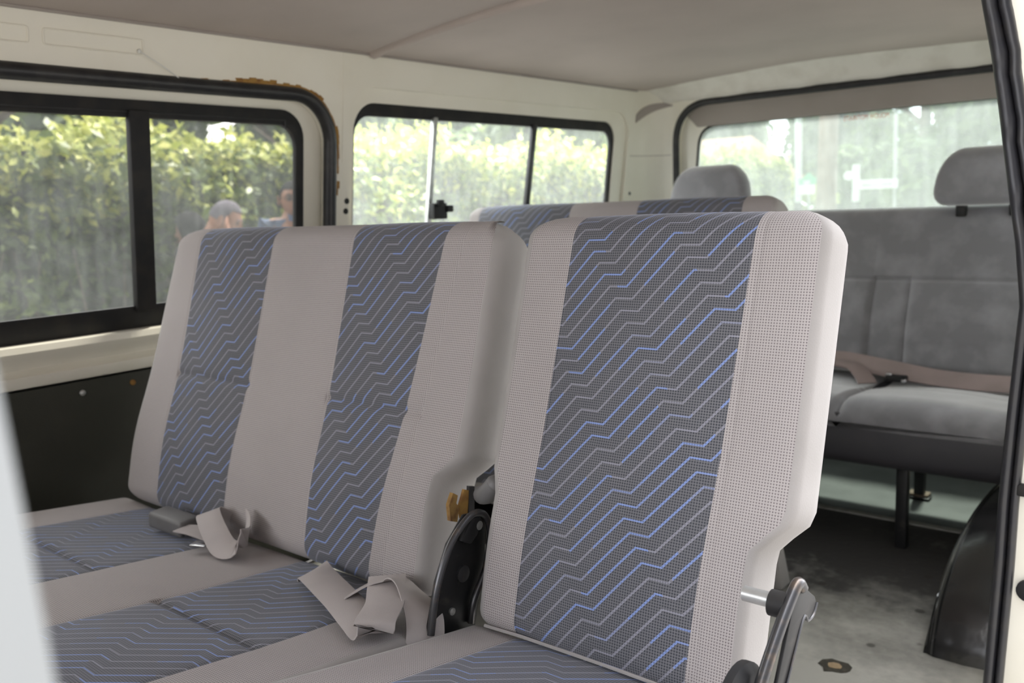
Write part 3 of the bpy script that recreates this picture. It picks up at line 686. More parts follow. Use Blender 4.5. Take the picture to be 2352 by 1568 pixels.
def bracket(parent, X, Y, Z, sgn, scale=1.0, foam=False):
    """recliner hinge plate, lever arm with rounded end, pin and dark side cover; lies in a YZ plane at X"""
    g = MB(); P = [(.0, -.11), (.012, -.02), (.028, .05), (.045, .075), (.062, .062), (.066, .02), (.060, -.05), (.05, -.13), (.03, -.16), (.0, -.16)]
    g.plate([(a, b) for a, b in P], [], .004*sgn, lambda a, b, t: (X + t, Y + a, Z + b)); g.build('hinge_plate', STEELB, parent, bevel=.001)
    g = MB(); arm = catmull([(X + .006*sgn, Y - .015, Z - .13), (X + .008*sgn, Y + .01, Z - .05), (X + .010*sgn, Y + .03, Z + .03), (X + .010*sgn, Y + .048, Z + .072), (X + .009*sgn, Y + .058, Z + .080)], 6)
    g.tube(arm, .0048, 10); 
    arm2 = catmull([(X + .006*sgn, Y + .03, Z - .16), (X + .009*sgn, Y + .052, Z - .08), (X + .010*sgn, Y + .064, Z - .01), (X + .010*sgn, Y + .068, Z + .05), (X + .009*sgn, Y + .058, Z + .080)], 6)
    g.tube(arm2, .0045, 10); g.build('lever_arm', STEELW, parent)
    return g

# ---- second-row double bench
B2 = empty('bench_seat', (-1.18, .62, 0), 'two-place grey bench with blue zigzag panels, in the nearest row by the window', 'bench seat', 'patterned two-place benches')
PAN2 = ((-1.505, -1.285), (-1.072, -.898))
def seamdip(x, s): return 0
def b2extra(x, s):
    n = .010*math.exp(-((s - .12)/.10)**2)
    if x > -.85: n -= .0022*math.exp(-((s - .505 - .35*(x + .82))/.005)**2) + .0018*math.exp(-((s - .455 + .25*(x + .80))/.005)**2) + .0015*math.exp(-((s - .525 - .2*(x+.8))/.004)**2)
    return n
seat_shell(B2, 'backrest', backmap(.770, .355), -1.622, -.776, .539, .092, PAN2, (.252,), notchR=.038, notch_s=(.165, .205), rx=.085, rs=.042, tL=.022, pmat=ZIG, e=.02, extra=b2extra, shift=(-.012, .004, -.008, .062))
PC2 = ((-1.56, -1.270), (-1.095, -.868))
def c2extra(x, s):
    z = -.012*math.exp(-((x + .98)/.13)**2)*math.exp(-((s - .2)/.16)**2) - .010*math.exp(-((x + 1.41)/.15)**2)
    return z
seat_shell(B2, 'cushion', cushmap(.80, .345, .13), -1.66, -.752, .56, .12, PC2, (.255,), tR=-.030, rx=.02, rs=.03, rt=.05, rb=.02, vflip=-1, pmat=ZIG, extra=c2extra, mats=[GREYM, PLAIN], gd=.006, bulge=.006)
g = MB(); g.box((-1.60, .30, .20), (-.78, .76, .25)); g.build('seat_base', STEELB, B2, bevel=.006)
for x in (-1.5, -.86):
    for y in (.34, .70):
        g = MB(); g.box((x-.018, y-.018, .0), (x+.018, y+.018, .21)); g.build('leg', STEELB, B2, bevel=.004)
# hinge on the aisle end of that bench
hx = -.742
g = MB(); P = [(.712, .25), (.708, .36), (.728, .42), (.752, .462), (.785, .490), (.812, .486), (.824, .46), (.822, .42), (.806, .37), (.785, .30), (.78, .25)]
g.plate(P, [], .004, lambda a, b, t: (hx - .004 + t, a, b)); hp_ = g.build('hinge_plate', STEELB, B2, bevel=.0008)
g = MB(); g.tube(catmull([(hx+.006, .708, .36), (hx+.007, .722, .415), (hx+.008, .746, .46), (hx+.009, .778, .486), (hx+.009, .800, .490), (hx+.008, .818, .478), (hx+.008, .824, .45), (hx+.007, .815, .41), (hx+.006, .790, .375), (hx+.005, .782, .345)], 6), .0048, 10); g.build('lever_arm', STEELW, B2)
g = MB(); g.plate([(.768, .462), (.79, .487), (.806, .482), (.80, .462), (.785, .452)], [], .008, lambda a, b, t: (hx + .002 + t, a, b)); g.build('pivot_cap', STEELB, B2, bevel=.002)
for y_, z_, r_, m_ in ((.803, .472, .006, ALU), (.752, .372, .005, ALU), (.776, .414, .011, STEELW)):
    g = MB(); g.lathe((hx+(.006 if r_ == .006 else -.001), y_, z_), (1, 0, 0), [(r_, 0), (r_, .004), (r_*.5, .005)], 14); g.build('bolt', m_, B2)
g = MB(); g.tube([(hx-.012, .836, .500), (hx+.004, .826, .506), (hx+.018, .828, .522)], .013, 14); g.lathe((hx+.018, .828, .522), (.7, 0, .7), [(.013, 0), (.011, .006), (.006, .010)], 14); g.build('pivot_tube', BUCK, B2)
for P, th_, m_ in (([(.758, .490), (.768, .486), (.772, .505), (.768, .512), (.771, .522), (.764, .527), (.757, .512)], .006, FOAM), ([(.776, .488), (.785, .486), (.790, .524), (.783, .527), (.774, .505)], .004, RUST), ([(.787, .492), (.796, .496), (.798, .528), (.790, .530)], .005, STEELW)):
    g = MB(); g.plate(P, [], th_, lambda a, b, t: (hx - .036 + t + .25*(a - .77), a + .036, b - .018)); g.build('torn_foam' if m_ is FOAM else 'rusty_tab', m_, B2)
# ---- fold-down single seat
J = empty('jump_seat', (-.52, .62, 0), 'single fold-down seat with blue zigzag panel, biggest in view beside the doorway', 'seat')
seat_shell(J, 'backrest', backmap(.764, .352), -.725, -.324, .543, .077, ((-.650, -.412),), (.262,), shift=(.006, .016), notchR=.036, notchL=.012, notch_s=(.165, .215), rx=.07, rs=.036, pmat=ZIG, gd=.0012, bulge=.005,
           extra=lambda x, s: .008*math.exp(-((s-.12)/.10)**2), e=.011)
seat_shell(J, 'cushion', cushmap(.79, .347, .19), -.730, -.325, .54, .12, ((-.655, -.402),), (), tL=-.040, rx=.02, rs=.03, rt=.05, rb=.02, vflip=-1, pmat=ZIG, bulge=.003, crown=.004)
g = MB(); g.tube([(-.70, .768, .358), (-.64, .766, .362), (-.52, .766, .363), (-.40, .766, .362), (-.34, .768, .358)], .0022, 6); g.build('piping', PLAIN, J)
g = MB(); g.box((-.70, .30, .20), (-.35, .74, .25)); g.build('seat_base', STEELB, J, bevel=.006)
for y in (.34, .70):
    g = MB(); g.box((-.545, y-.015, 0), (-.515, y+.015, .21)); g.build('leg', STEELB, J, bevel=.004)
jx = -.300
g = MB(); g.lathe((-.345, .752, .500), (1, 0, 0), [(.0075, 0), (.0075, .030)], 16); g.build('pivot_pin', ALU, J)
g = MB(); g.lathe((-.318, .752, .498), (1, 0, 0), [(.0125, 0), (.0125, .016)], 18); g.build('pivot_bush', RUBMAT, J)
g = MB(); P = [(.760, .512), (.782, .506), (.806, .489), (.811, .481), (.803, .471), (.788, .470), (.776, .478), (.735, .430), (.690, .376), (.672, .388), (.716, .440), (.740, .480)]
g.plate(P, [], .004, lambda a, b, t: (jx + t, a, b)); g.build('lever_plate', STEELB, J, bevel=.001)
g = MB(); g.tube(catmull([(jx-.004, .636, .378), (jx-.002, .692, .447), (jx, .725, .483), (jx+.001, .752, .506), (jx+.002, .768, .516), (jx+.003, .776, .508)], 6), .0058, 12); g.build('lever_arm', STEELW, J)
g = MB(); g.tube(catmull([(jx+.004, .812, .480), (jx+.004, .803, .471), (jx+.004, .789, .470), (jx+.004, .776, .477), (jx+.005, .735, .430), (jx+.005, .690, .377)], 5), .0014, 8); g.build('lever_edge', STEELW, J)
g = MB(); g.lathe((jx-.026, .690, .415), (1, 0, 0), [(.046, 0), (.046, .008), (.038, .014), (.012, .017)], 28); g.build('recliner_cover', RUBMAT, J)
# ---- third-row double bench: copies of the second-row bench set further back
B3 = empty('bench_seat', (-1.2, 1.55, 0), 'patterned bench in the row behind, only its top edge and bright window-side corner showing', 'bench seat', 'patterned two-place benches')
seat_shell(B3, 'backrest', backmap(1.700, .371), -1.672, -.770, .541, .085, ((-1.630, -1.322), (-1.122, -.852)), (.252,), notchR=.045, notch_s=(.165, .205), rx=.07, rs=.035, pmat=ZIG, extra=b2extra)
seat_shell(B3, 'cushion', cushmap(1.73, .345, .13), -1.672, -.775, .52, .12, ((-1.60, -1.32), (-1.12, -.86)), (.255,), rx=.02, rs=.03, rt=.05, rb=.02, vflip=-1, pmat=ZIG, gd=.006, bulge=.006)
g = MB(); g.box((-1.60, 1.26, .20), (-.80, 1.68, .25)); g.build('seat_base', STEELB, B3, bevel=.006)
for x in (-1.5, -.9):
    for y in (1.30, 1.62):
        g = MB(); g.box((x-.018, y-.018, .0), (x+.018, y+.018, .21)); g.build('leg', STEELB, B3, bevel=.004)
pg = MB(); pg.plate([(1.795, 0), (1.85, 0), (1.80, .12), (1.77, .12)], [], .03, lambda a, b, t: (-.765 + t, a, b)); pg.build('leg', PLAIN, B3, bevel=.004)
# ---- rear grey bench
RB = empty('rear_bench', (-1.0, 2.4, 0), 'wide plain grey velour bench with headrests, at the back under the rear window', 'bench seat')
rth = math.atan(.30)
rseam = (.262,)
def rbx(x, s):
    n = 0
    if s < .27:
        for b in (-.795, -.692, -1.30): n -= .006*math.exp(-((x - b)/.006)**2)*min(1, (.27 - s)/.02)
        for q_ in (.075, .135, .195):
            if x > -.692 or x < -.795: n -= .0016*math.exp(-((s - q_)/.004)**2)
        if -.795 < x < -.692: n -= .006
    n += .012*math.exp(-((s-.14)/.1)**2)
    return n
rbk = seat_shell(RB, 'backrest', backmap(2.520, .375, th=rth), -1.60, -.345, .483, .10, (), rseam, rx=.05, rs=.05, rt=.045, mats=[VELOUR, VELOUR], extra=rbx, xgro=(-1.30, -.795, -.692), groove_in_panels=False, gd=.006, ns=44, e=.03)
def rcx(x, s):
    n = 0
    for b in (-.735,): n -= .014*math.exp(-((x - b)/.010)**2)
    n += .012*math.sin(PI*min(1, max(0, (x + .735)/.37))) if x > -.735 else .008*math.sin(PI*min(1, (-.735 - x)/.4))
    n -= .016*math.exp(-((s - .12)/.12)**2)
    n -= .003*math.exp(-((s - .20)/.006)**2) + .003*math.exp(-((s - .245)/.006)**2)
    return n
seat_shell(RB, 'cushion', cushmap(2.60, .350, .05), -1.60, -.345, .475, .10, (), (), rx=.03, rs=.05, rt=.075, rb=.02, mats=[VELOUR, VELOUR], extra=rcx, xgro=(-1.30, -.735,), gd=0, ns=44, e=.03)
ap = MB(); ap.sweep([(-1.60, 0, 0), (-.35, 0, 0)], [(0, 2.138, .338), (0, 2.132, .30), (0, 2.136, .24), (0, 2.150, .212), (0, 2.20, .204), (0, 2.58, .204), (0, 2.60, .338)]); ap.build('seat_skirt', VINYLD, RB, ang=60)
for x, y in ((-.592, 2.196), (-.655, 2.60), (-1.40, 2.196), (-1.40, 2.60)):
    g = MB(); g.box((x-.0135, y-.0135, 0), (x+.0135, y+.0135, .206)); g.box((x-.03, y-.02, 0), (x+.03, y+.02, .004)) if y > 2.4 else None; g.build('leg', STEELB, RB, bevel=.003)
g = MB(); g.box((-.685, 2.585, .0), (-.63, 2.625, .012)); g.build('leg_foot', BARK, RB, bevel=.003)
def headrest(xc, w_, z0, h, Yc, tilt=.18):
    S = h; mp = lambda x, s, n: (xc + x*(1.0 - .16*s/S), Yc + s*tilt - n, z0 + s)
    def hx_(x, s): return .012*math.cos(min(1, abs(x)/(w_*.5))*PI/2)
    hr = seat_shell(RB, 'headrest', mp, -w_/2, w_/2, S, .085, (), (), rx=.085, rs=.085, rt=.035, rb=.03, mats=[VELOUR, VELOUR], extra=hx_, ns=14, e=.028)
    for dx in (-.066, .062):
        g = MB(); g.box((xc+dx-.012, Yc+.025, z0-.03), (xc+dx+.012, Yc+.06, z0+.006)); g.build('headrest_post', RUBMAT, hr, bevel=.004)
headrest(-1.328, .285, .826, .152, 2.60)
headrest(-.515, .285, .826, .155, 2.60)
# ------------------------------------------------------------------ seat belts
def cz(y, lift=0): return .345 + .13*(.80 - y) + .006 + lift
sb = empty('seat_belt', (-.87, .73, cz(.73)), 'beige seat belt webbing folded in a loop, on the bench end next to single seat', 'seat belt', 'loose lap belts')
g = MB()
g.strap([((-.742, .700, .340), (.55, .8, -.15)), ((-.745, .708, .362), (.55, .8, -.15)), ((-.758, .718, .380), (.55, .8, -.2)), ((-.800, .738, .392), (.2, .8, -.5)), ((-.836, .744, .395), (-.5, .75, -.3)), ((-.862, .726, .389), (-.6, .7, -.3)), ((-.885, .705, .374), (-.5, .8, -.2))], .048)
g.build('webbing_loop', WEB, sb)
g = MB()
g.strap([((-1.005, .738, .367), (-.53, .84, 0)), ((-.990, .732, .370), (-.45, .88, 0)), ((-.93, .708, .374), (-.1, .95, 0)), ((-.868, .683, .378), (.2, .95, 0)), ((-.81, .660, .379), (.25, .95, .1)), ((-.780, .648, .379), (.25, .95, .1)), ((-.768, .645, .384), (.3, .9, .1)), ((-.775, .655, .390), (.6, .75, 0)), ((-.797, .690, .392), (.88, .45, 0)), ((-.822, .716, .394), (.8, .55, 0)), ((-.850, .744, .396), (.74, .66, 0))], .050)
g.build('webbing_fold', WEB, sb)
sb2 = empty('seat_belt', (-1.27, .72, cz(.72)), 'seat belt with grey buckle block and curled webbing, mid bench near the window', 'seat belt', 'loose lap belts')
g = MB(); M_ = Matrix.Translation((-1.365, .728, cz(.728, .012))) @ Matrix.Rotation(.15, 4, 'Z') @ Matrix.Rotation(.10, 4, 'Y')
g.box((-.042, -.021, -.014), (.042, .021, .014), M=M_); g.build('buckle', BUCK, sb2, bevel=.006, seg=3)
g = MB(); g.box((-.03, -.017, -.004), (.03, .017, .004), M=Matrix.Translation((-1.375, .765, cz(.765, .010)))); g.build('buckle_sleeve', BUCK, sb2, bevel=.003)
g = MB(); g.strap([((-1.32, .715, cz(.715, .012)), (.1, 1, 0)), ((-1.285, .722, cz(.722, .014)), (.1, 1, .1)), ((-1.255, .73, cz(.73, .012)), (.1, 1, .2))], .034); g.build('webbing_tail', WEB, sb2)
g = MB(); g.strap([((-1.255, .790, cz(.79, .006)), (.75, .6, .2)), ((-1.278, .765, cz(.765, .030)), (.75, .6, .3)), ((-1.282, .747, cz(.747, .042)), (.75, .6, .3)), ((-1.262, .733, cz(.733, .040)), (.7, .65, .3)), ((-1.225, .720, cz(.72, .022)), (.6, .75, .3)), ((-1.190, .712, cz(.712, .008)), (.4, .85, .3)), ((-1.166, .718, cz(.718, .010)), (.0, .9, .4)), ((-1.170, .738, cz(.738, .028)), (-.5, .7, .4)), ((-1.205, .768, cz(.768, .040)), (-.7, .55, .3))], .040)
g.build('webbing_curl', WEB, sb2)
g = MB(); g.box((-.014, -.010, -.0012), (.014, .010, .0012), M=Matrix.Translation((-1.238, .700, cz(.70, .006))) @ Matrix.Rotation(.4, 4, 'Z')); g.build('tongue', CHROME, sb2, bevel=.0008)
sb3 = empty('seat_belt', (-.65, 2.5, .375), 'brownish seat belt with small bright buckle lying across the rear velour bench', 'seat belt', 'loose lap belts')
g = MB()
g.strap([((-.98, 2.52, .405), (0, .5, .8)), ((-.88, 2.518, .402), (0, .5, .8)), ((-.80, 2.51, .396), (0, .6, .8)), ((-.70, 2.495, .386), (0, .6, .8)), ((-.60, 2.49, .376), (0, .7, .7)), ((-.50, 2.49, .372), (0, .7, .7)), ((-.39, 2.49, .374), (0, .7, .7))], .052); g.build('webbing', WEBB, sb3)
g = MB()
g.strap([((-.90, 2.45, .395), (.3, .9, .0)), ((-.85, 2.46, .402), (.35, .9, .1)), ((-.80, 2.45, .397), (.6, .8, .1)), ((-.765, 2.425, .378), (.8, .55, 0)), ((-.745, 2.40, .362), (.85, .5, 0))], .050); g.build('webbing_end', WEBB, sb3)
g = MB(); g.box((-.026, -.016, -.008), (.026, .016, .008), M=Matrix.Translation((-.685, 2.452, .372))); g.build('buckle', RUBMAT, sb3, bevel=.004)
for q0, q1 in (((-.712, 2.442, .376), (-.696, 2.456, .386)), ((-.668, 2.432, .364), (-.656, 2.444, .374))):
    g = MB(); g.box(q0, q1); g.build('buckle_tongue', CHROME, sb3, bevel=.002)

# ------------------------------------------------------------------ outside
GZ = -.60
gd_ = MB(); gd_.box((-60, -40, GZ-.2), (60, 80, GZ)); tag(gd_.build('ground', paint('asphalt', (.17, .165, .16), (.12, .118, .115), rough=.95, scale=3)), kind='structure')
def leaves(name, centres, normals, size, mat, parent=None, tone=None, aspect=1.7):
    n = len(centres); c = np.asarray(centres); nr = np.asarray(normals)
    nr = nr + rng.normal(0, .55, (n, 3)); nr /= np.linalg.norm(nr, axis=1)[:, None]
    a = rng.normal(0, 1, (n, 3)); a -= nr*(a*nr).sum(1)[:, None]; a /= np.linalg.norm(a, axis=1)[:, None]; b = np.cross(nr, a)
    sz = size*rng.uniform(.6, 1.35, n)[:, None]
    v = np.stack([c - a*sz*aspect*.5, c + b*sz*.42 + nr*sz*.12, c + a*sz*aspect*.5, c - b*sz*.42 + nr*sz*.12], 1).reshape(-1, 3)
    me = bpy.data.meshes.new(name); me.vertices.add(n*4); me.vertices.foreach_set('co', v.ravel())
    me.loops.add(n*4); me.loops.foreach_set('vertex_index', np.arange(n*4)); me.polygons.add(n); me.polygons.foreach_set('loop_start', np.arange(n)*4); me.polygons.foreach_set('loop_total', np.full(n, 4))
    me.update(); at = me.attributes.new('tone', 'FLOAT', 'POINT')
    t = rng.uniform(0, 1, n) if tone is None else np.clip(tone + rng.normal(0, .2, n), 0, 1)
    at.data.foreach_set('value', np.repeat(t, 4)); return link(name, me, mat, parent, smooth=False)
LEAF = leafmat('hedge_leaf', (.075, .125, .025), (.16, .22, .045), (.30, .36, .07))
LEAFY = leafmat('young_leaf', (.30, .36, .05), (.46, .50, .09), (.62, .62, .16))
LEAFT = leafmat('tree_leaf', (.06, .11, .03), (.13, .19, .05), (.22, .28, .08))
hg = empty('hedge', (-6.8, 5.0, GZ), 'long leafy clipped hedge with yellow-green tips, beyond the side windows', 'hedge')
def hump(y, z): return .16*math.sin(y*1.3 + .5)*math.sin(z*2.1 + 1) + .10*math.sin(y*3.1 + z*2.7) + .06*math.sin(y*6.3 - z*5)
HX = -6.45
cm = MB(); ys = np.linspace(-3.5, 16, 70); zsv = np.linspace(GZ + .1, 1.40, 16); v = []
for y in ys:
    for k, z in enumerate(zsv): v.append((HX - .22 + hump(y, z), y, z))
    v.append((HX - .6, y, 1.46 + .06*math.sin(y*2))); v.append((HX - 1.2, y, 1.42)); v.append((HX - 1.4, y, GZ + .1))
kk = len(zsv) + 3
cm.add(v, [(i*kk+k, i*kk+k+1, (i+1)*kk+k+1, (i+1)*kk+k) for i in range(len(ys)-1) for k in range(kk-1)])
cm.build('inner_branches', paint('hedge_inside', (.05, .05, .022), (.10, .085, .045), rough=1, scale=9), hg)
C = []; Nn = []; T_ = []
for _ in range(30000):
    y = rng.uniform(-3.4, 15.9); z = rng.triangular(-.35, 1.25, 1.52)
    if z < .25 and rng.random() < .45: continue
    if math.sin(y*5.1+z*7)*math.sin(z*6.3 - y*2.2) > .55 and rng.random() < .75: continue
    d = rng.normal(0, .09); C.append((HX + hump(y, z) + d, y, z)); Nn.append((1, rng.normal(0, .3), .5)); T_.append(.45 + .3*hump(y, z)/.2)
leaves('foliage', C, Nn, .055, LEAF, hg, np.array(T_)*.6 + .15)
C = []; Nn = []
for _ in range(950):
    y0 = rng.uniform(-3.4, 15.9); x0 = HX + rng.uniform(-.65, .12); z0 = 1.42 + .10*math.sin(y0*2.3) + .06*math.sin(y0*5.9)
    h = abs(rng.normal(.10, .09))
    for k in range(13):
        u = rng.uniform(0, 1); C.append((x0 + rng.normal(0, .035), y0 + rng.normal(0, .035), z0 - .10 + (h + .12)*u)); Nn.append((.6, rng.normal(0, .6), .7))
for _ in range(7000):
    y = rng.uniform(-3.4, 15.9); z = rng.triangular(.75, 1.42, 1.5)
    C.append((HX + hump(y, z) + rng.normal(.04, .07), y, z)); Nn.append((1, rng.normal(0, .3), .7))
leaves('new_growth', C, Nn, .055, LEAFY, hg)
st_ = MB(); rr = random.Random(2)
for _ in range(60):
    y = rr.uniform(-1, 8); x = HX - .2 + rr.uniform(-.1, .2)
    st_.tube([(x, y, GZ), (x + rr.uniform(-.1, .1), y + rr.uniform(-.15, .15), GZ + .6), (x + rr.uniform(-.2, .2), y + rr.uniform(-.3, .3), GZ + 1.3)], [.018, .013, .006], 6)
st_.build('stems', BARK, hg)
def tree(label, x, y, h, r, nleaf, name='tree', size=.22, mat=LEAFT, group=None, rz=.8, low=.62):
    t = empty(name, (x, y, GZ), label, 'tree', group)
    rr = random.Random(int(x*7 + y*3)); g = MB()
    g.tube([(x, y, GZ), (x + .1, y, GZ + h*.3), (x + rr.uniform(-.3, .3), y, GZ + h*.62), (x + rr.uniform(-.4, .4), y, GZ + h*.9)], [r*.075, r*.06, r*.04, r*.01], 10)
    for k in range(7):
        a = rr.uniform(0, 2*PI); g.tube([(x + .1, y, GZ + h*(.3 + .06*k)), (x + math.cos(a)*r*.4, y + math.sin(a)*r*.4, GZ + h*(.42 + .06*k)), (x + math.cos(a)*r*.75, y + math.sin(a)*r*.75, GZ + h*(.5 + .06*k))], [r*.03, r*.02, r*.006], 6)
    g.build('trunk', BARK, t)
    cl = [(rr.gauss(0, .42), rr.gauss(0, .42), rr.uniform(-.7, .9)) for _ in range(26)]
    ci = rng.integers(0, len(cl), nleaf); cc = np.array(cl)[ci]; d = rng.normal(0, 1, (nleaf, 3)); d /= np.linalg.norm(d, axis=1)[:, None]
    p = cc + d*(.30*rng.uniform(.5, 1, nleaf)[:, None]); 
    P = np.stack([x + p[:, 0]*r, y + p[:, 1]*r, GZ + h*low + p[:, 2]*h*.42*rz], 1)
    leaves('crown', P, d + np.array([0, 0, .4]), size, mat, t, .5 + .5*d[:, 2]*0); return t
tree('bare-looking tall tree behind hedge, above the front end of the side window', -11.5, 3.6, 6.5, 2.2, 1500, size=.16, group='trees beyond the hedge')
tree('dense dark tree behind the hedge seen through the top of the middle side window pane', -12.0, 9.8, 6.0, 1.9, 3000, group='trees beyond the hedge')
tree('tree rising behind the hedge at the rear corner of the second side window', -12.5, 15.8, 6.0, 2.0, 4000, group='trees beyond the hedge')
tree('broad green tree at the doorway end of the rear window, behind the street sign', -5.9, 22.5, 8, 2.4, 14000, low=.46, rz=1.0, group='trees behind the rear window')
tree('green tree behind the utility pole in the middle of rear window', -10.2, 29, 10, 2.9, 15000, low=.46, rz=1.0, group='trees behind the rear window')
tree('far tall tree rising behind the reddish house roof in the rear window', -17.5, 34, 11, 3.2, 12000, low=.46, rz=1.0, group='trees behind the rear window')
tree('low yellow-green bush below the house beside the headrest in the rear window', -7.4, 18.0, 1.9, .9, 1500, name='bush', size=.12, mat=LEAFY)
for lb, x, y in (('front pane of the sliding window', -16.5, 6.4), ('divider of the sliding window', -23, 12.6), ('rear pane of the sliding window', -16.5, 12.4), ('middle pane of second side window', -17.2, 18.4), ('rear pane of second side window', -17, 24.4)):
    tree('dense backdrop tree above the hedge, in ' + lb, x, y, 7.5, 2.2, 6000, size=.3, group='trees beyond the hedge', low=.5, rz=.95)
# house far behind
hs = empty('house', (-10.5, 21, GZ), 'small pale house with reddish tiled roof far behind the rear window', 'house')
g = MB(); g.box((-13, 19, GZ), (-9.0, 23, 1.0)); g.build('wall', paint('house_wall', (.75, .72, .68), rough=.8), hs)
g = MB(); g.add([(-13.4, 18.6, .95), (-8.6, 18.6, .95), (-8.6, 23.4, .95), (-13.4, 23.4, .95), (-12.6, 21, 2.3), (-9.4, 21, 2.3)], [(0,1,5,4), (1,2,5), (2,3,4,5), (3,0,4), (3,2,1,0)]); g.build('roof', paint('red_roof', (.46, .24, .17), (.38, .18, .13), rough=.8, scale=4), hs)
for x in (-12.2, -10.4):
    g = MB(); g.box((x, 18.97, GZ+.7), (x+.7, 19.01, GZ+1.4)); g.build('window', RUBMAT, hs)
WHITEP = paint('white_sign_paint', (.85, .85, .83), rough=.5)
# poles and signs
g = MB(); g.tube([(-5.49, 14, GZ), (-5.49, 14, 3.4)], .055, 12); up_ = tag(g.build('lamp_post', paint('pale_pole', (.78, .80, .80), rough=.5)), 'slim pale post with dark base, left of the brown pole in rear window', 'post')
g = MB(); g.tube([(-5.49, 14, GZ), (-5.49, 14, .72)], .062, 12); g.build('base', RUBMAT, up_)
g = MB(); g.tube([(-5.28, 14.6, GZ), (-5.22, 14.6, 2.2), (-5.25, 14.6, 4.6)], [.17, .15, .13], 14); tag(g.build('utility_pole', paint('brown_pole', (.27, .17, .13), (.2, .13, .1), rough=.9, scale=6)), 'thick brown wooden utility pole behind the rear window glass', 'pole')
bs = empty('notice_board', (-5.29, 13.4, GZ), 'small white notice with green peaked top, on a post beside utility pole', 'sign')
g = MB(); g.tube([(-5.10, 13.43, GZ), (-5.10, 13.43, .86)], .02, 8); g.build('post', ALU, bs)
g = MB(); g.box((-5.22, 13.39, .845), (-5.0, 13.41, .985)); g.build('white_panel', WHITEP, bs)
g = MB(); g.plate([(-5.235, .985), (-4.985, .985), (-4.97, 1.075), (-5.06, 1.13), (-5.06, 1.16), (-5.12, 1.16), (-5.12, 1.13), (-5.24, 1.07)], [], .02, lambda a, b, t: (a, 13.39 + t, b)); g.build('green_top', paint('green_paint', (.05, .42, .20), rough=.5), bs)
g = MB(); g.box((-5.16, 13.38, 1.0), (-5.06, 13.389, 1.02)); g.box((-5.16, 13.38, 1.03), (-5.06, 13.389, 1.045)); g.build('lettering', WHITEP, bs)
ss = empty('street_sign', (-4.58, 14, GZ), 'white street name board on a black-and-white banded post, in the rear window', 'sign')
g = MB(); g.tube([(-4.58, 14, GZ), (-4.58, 14, 1.26)], .055, 12); g.build('post', WHITEP, ss)
for z in (-.3, .10, .50):
    g = MB(); g.tube([(-4.58, 14, z), (-4.58, 14, z+.2)], .058, 12); g.build('black_band', RUBMAT, ss)
g = MB(); g.box((-4.52, 13.96, .885), (-3.96, 13.98, 1.02)); bd = g.build('name_board', WHITEP, ss)
g = MB(); rr = random.Random(1); x = -4.47
while x < -4.03:
    wd_ = rr.uniform(.02, .035); g.box((x, 13.955, .925), (x + wd_*.4, 13.96, .985)); g.box((x, 13.955, .925), (x + wd_, 13.96, .938)); x += wd_ + .018
g.build('lettering', RUBMAT, bd)
g = MB(); g.plate([(-4.74, 1.05), (-4.66, 1.03), (-4.62, 1.06), (-4.62, 1.15), (-4.70, 1.17), (-4.75, 1.12)], [], .02, lambda a, b, t: (a, 13.94 + t, b)); g.build('side_arrow', WHITEP, ss)
g = MB(); g.tube([(-4.07, 14.2, GZ), (-4.07, 14.2, 3.0)], .028, 10); tag(g.build('metal_post', ALU), 'thin grey metal post at the right end of the street name board', 'post')

# ------------------------------------------------------------------ people standing between van and hedge
def eval_mesh(o):
    dg = bpy.context.evaluated_depsgraph_get(); return bpy.data.meshes.new_from_object(o.evaluated_get(dg))
def skin(chains, name='tmp', sub=2):
    """chains: list of lists of (point, radius); points shared by coordinates"""
    idx = {}; V = []; Rr = []; E = []
    for ch in chains:
        last = None
        for p, r_ in ch:
            k = tuple(round(c, 4) for c in p)
            if k not in idx: idx[k] = len(V); V.append(p); Rr.append(r_)
            i = idx[k]
            if last is not None and last != i: E.append((last, i))
            last = i
    me = bpy.data.meshes.new(name); me.from_pydata(V, E, []); o = bpy.data.objects.new(name, me); COL.objects.link(o)
    md = o.modifiers.new('skin', 'SKIN'); md.use_smooth_shade = True
    sv = me.skin_vertices[0].data
    for i, r_ in enumerate(Rr): sv[i].radius = r_ if isinstance(r_, tuple) else (r_, r_)
    sv[0].use_root = True
    s_ = o.modifiers.new('sub', 'SUBSURF'); s_.levels = sub; s_.render_levels = sub
    m = eval_mesh(o); bpy.data.objects.remove(o); return m
